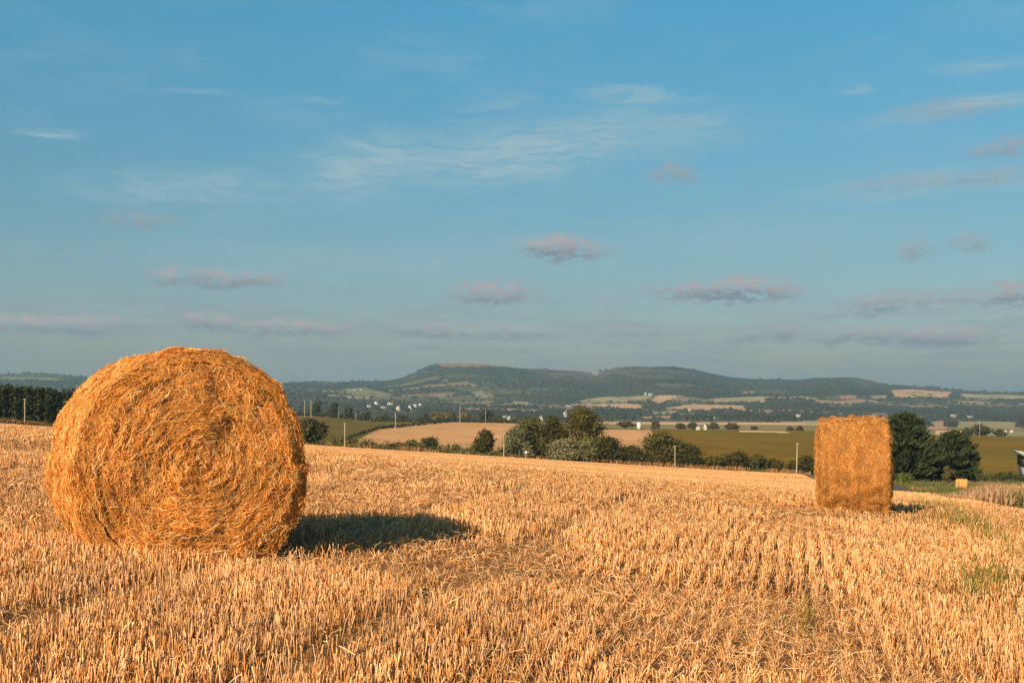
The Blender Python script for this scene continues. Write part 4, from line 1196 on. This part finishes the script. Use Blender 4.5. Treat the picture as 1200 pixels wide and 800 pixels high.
hs(467, 480.5, 5, 5, 'brightest white gable in the middle of the hamlet', rz=-.1)
hs(480.8, 480, 4, 5.2, 'narrow white gable right of the brightest one', rz=-.3)
hs(487, 477, 4, 4, 'small white gable above and right of the narrow one', rz=-.4)
hs(493, 475, 4, 2.6, 'tiny white house at the right end of the hamlet', rz=-.4)
hs(433, 477, 6, 3.6, 'dull pinkish house left of the hamlet', rz=.3, gable_front=False, wallmat=flat_mat('pinkish_render', (.42, .33, .28)))
hs(450, 478, 8, 3, 'low grey shed in the lower part of the hamlet', rz=.1, gable_front=False, wallmat=flat_mat('grey_render', (.34, .33, .33)))
hs(416, 457, 4, 1.6, 'tiny pale farm high on the slope left of the moor hill', rz=.1, gable_front=False)
hs(424, 456.5, 5, 1.5, 'second tiny pale farm high on the slope', rz=.1, gable_front=False)
hs(589, 490.5, 9, 3.4, 'long pale green-roofed barn above the golden field', rz=.1, gable_front=False, roofmat=flat_mat('pale_sheet', (.5, .55, .5)))
hs(597, 491.5, 3.6, 4, 'small white gable next to the long pale barn', rz=-.2)
hs(634, 493, 5.5, 5.5, 'white house just above the trees left of the tallest', rz=-.2)
hs(663, 488, 4.5, 6.5, 'white house peeping out left of the top of the tallest tree', rz=-.3)
hs(756.5, 462.5, 2.6, 2.8, 'white gable on the slope above the tan fields', rz=-.2)
hs(763, 462.5, 6.5, 2.4, 'long white farmhouse beside the gable above the tan fields', rz=.1, gable_front=False)
hs(807.5, 481, 4, 2.8, 'pale house on the lower rim of the bright tan field', rz=.1)
hs(838, 490, 5, 2, 'white low house in the valley wood', rz=.1, gable_front=False)
hs(935.5, 488, 6, 3.8, 'white cottage left of and above the side-on bale', rz=-.1, gable_front=False)
hs(667, 476, 7, 2, 'long pale shed at the tip of the pinkish field', rz=.1, gable_front=False)
hs(1118, 487, 8, 2, 'long pale house in the right valley', rz=.1, gable_front=False)
hs(1137, 488.5, 7, 1.8, 'second long pale house in the right valley', rz=.1, gable_front=False)
house(1185, 1250, 3.6, 3.8, 'tiny bright white house at right above the olive field', -.2, True, HG)
house(1178, 1250, 3.4, 3.0, 'tiny dull house left of the bright one at right', -.2, True, HG, wallmat=flat_mat('tan_render', (.4, .34, .26)))
house(818, 870, 5, 4.6, 'white triangular gable at the top of the olive field', -.15, True, HG)
house(827, 875, 3.4, 7.5, 'tall leaning-looking white gable beside the triangular one', -.5, True, HG)
# white square tower beyond the golden field
x, y, z = pt(749, 880)
tw = empty('water_tower', (x, y, z), .35); setp(tw, 'square white tower standing beyond the golden field', 'tower')
w = 4.4 * 880 / F / 2; h = 7.4 * 880 / F
V, Fc = box(-w, w, -w, w, -1, h); np_mesh('shaft', V, Fc, flat_mat('weathered_white', (.5, .47, .43)), None, tw)
V, Fc = box(-w - .15, w + .15, -w - .15, w + .15, h + .003, h + .35); np_mesh('coping', V, Fc, M_metal, None, tw)

# barn at the right margin
x, y, z = pt(1207, 310)
bn = empty('barn', (x, y, z), -.2); setp(bn, 'grey roofed barn cut off by the right edge of the photograph', 'barn')
bw, bd, h = 3.2, 12.0, 6.9
V, Fc = box(-.35, bw, 0, bd, -1, 2.9); np_mesh('lower_wall', V, Fc, M_wall, None, bn)
V = [(-.7, .1, 2.903), (bw, .1, 2.903), (bw, .1, 3.1), (-.7, .1, 5.6)]
V = np.array(V + [(a_, bd - .1, c_) for a_, b_, c_ in V])
np_mesh('upper_wall', V, np.array([(0, 1, 2, 3), (7, 6, 5, 4), (0, 4, 5, 1), (1, 5, 6, 2), (2, 6, 7, 3), (3, 7, 4, 0)]), M_dark, None, bn)
V = np.array([(-1.9, -.5, h), (bw + .6, -.5, 3.05), (bw + .6, bd + .5, 3.05), (-1.9, bd + .5, h)])
V = np.vstack([V, V - np.array([.15, 0, .35])])
np_mesh('roof', V, np.array([(0, 1, 2, 3), (7, 6, 5, 4), (0, 4, 5, 1), (1, 5, 6, 2), (2, 6, 7, 3), (3, 7, 4, 0)]), M_metal, None, bn)

# ---------------------------------------------------------------- air
def haze():
    zmin = float(GZ.min()) - 1.0; zmax = float(GZ.max()) + 30
    V, Fc = box(-7200, 7200, -45, 9450, zmin, zmax)
    m = bpy.data.materials.new('hazy_air'); m.use_nodes = True
    t = NT(m.node_tree); t.n.clear()
    v = t.new('ShaderNodeVolumePrincipled')
    v.inputs['Color'].default_value = (0.42, 0.74, 1.0, 1)
    v.inputs['Density'].default_value = HAZE
    v.inputs['Anisotropy'].default_value = 0.2
    out = t.new('ShaderNodeOutputMaterial'); t.l.new(v.outputs[0], out.inputs['Volume'])
    o = np_mesh('haze', V, Fc, m)
    setp(o, 'thin blue evening haze over the valley', 'haze', kind='stuff')
HAZE = 0.00008
haze()
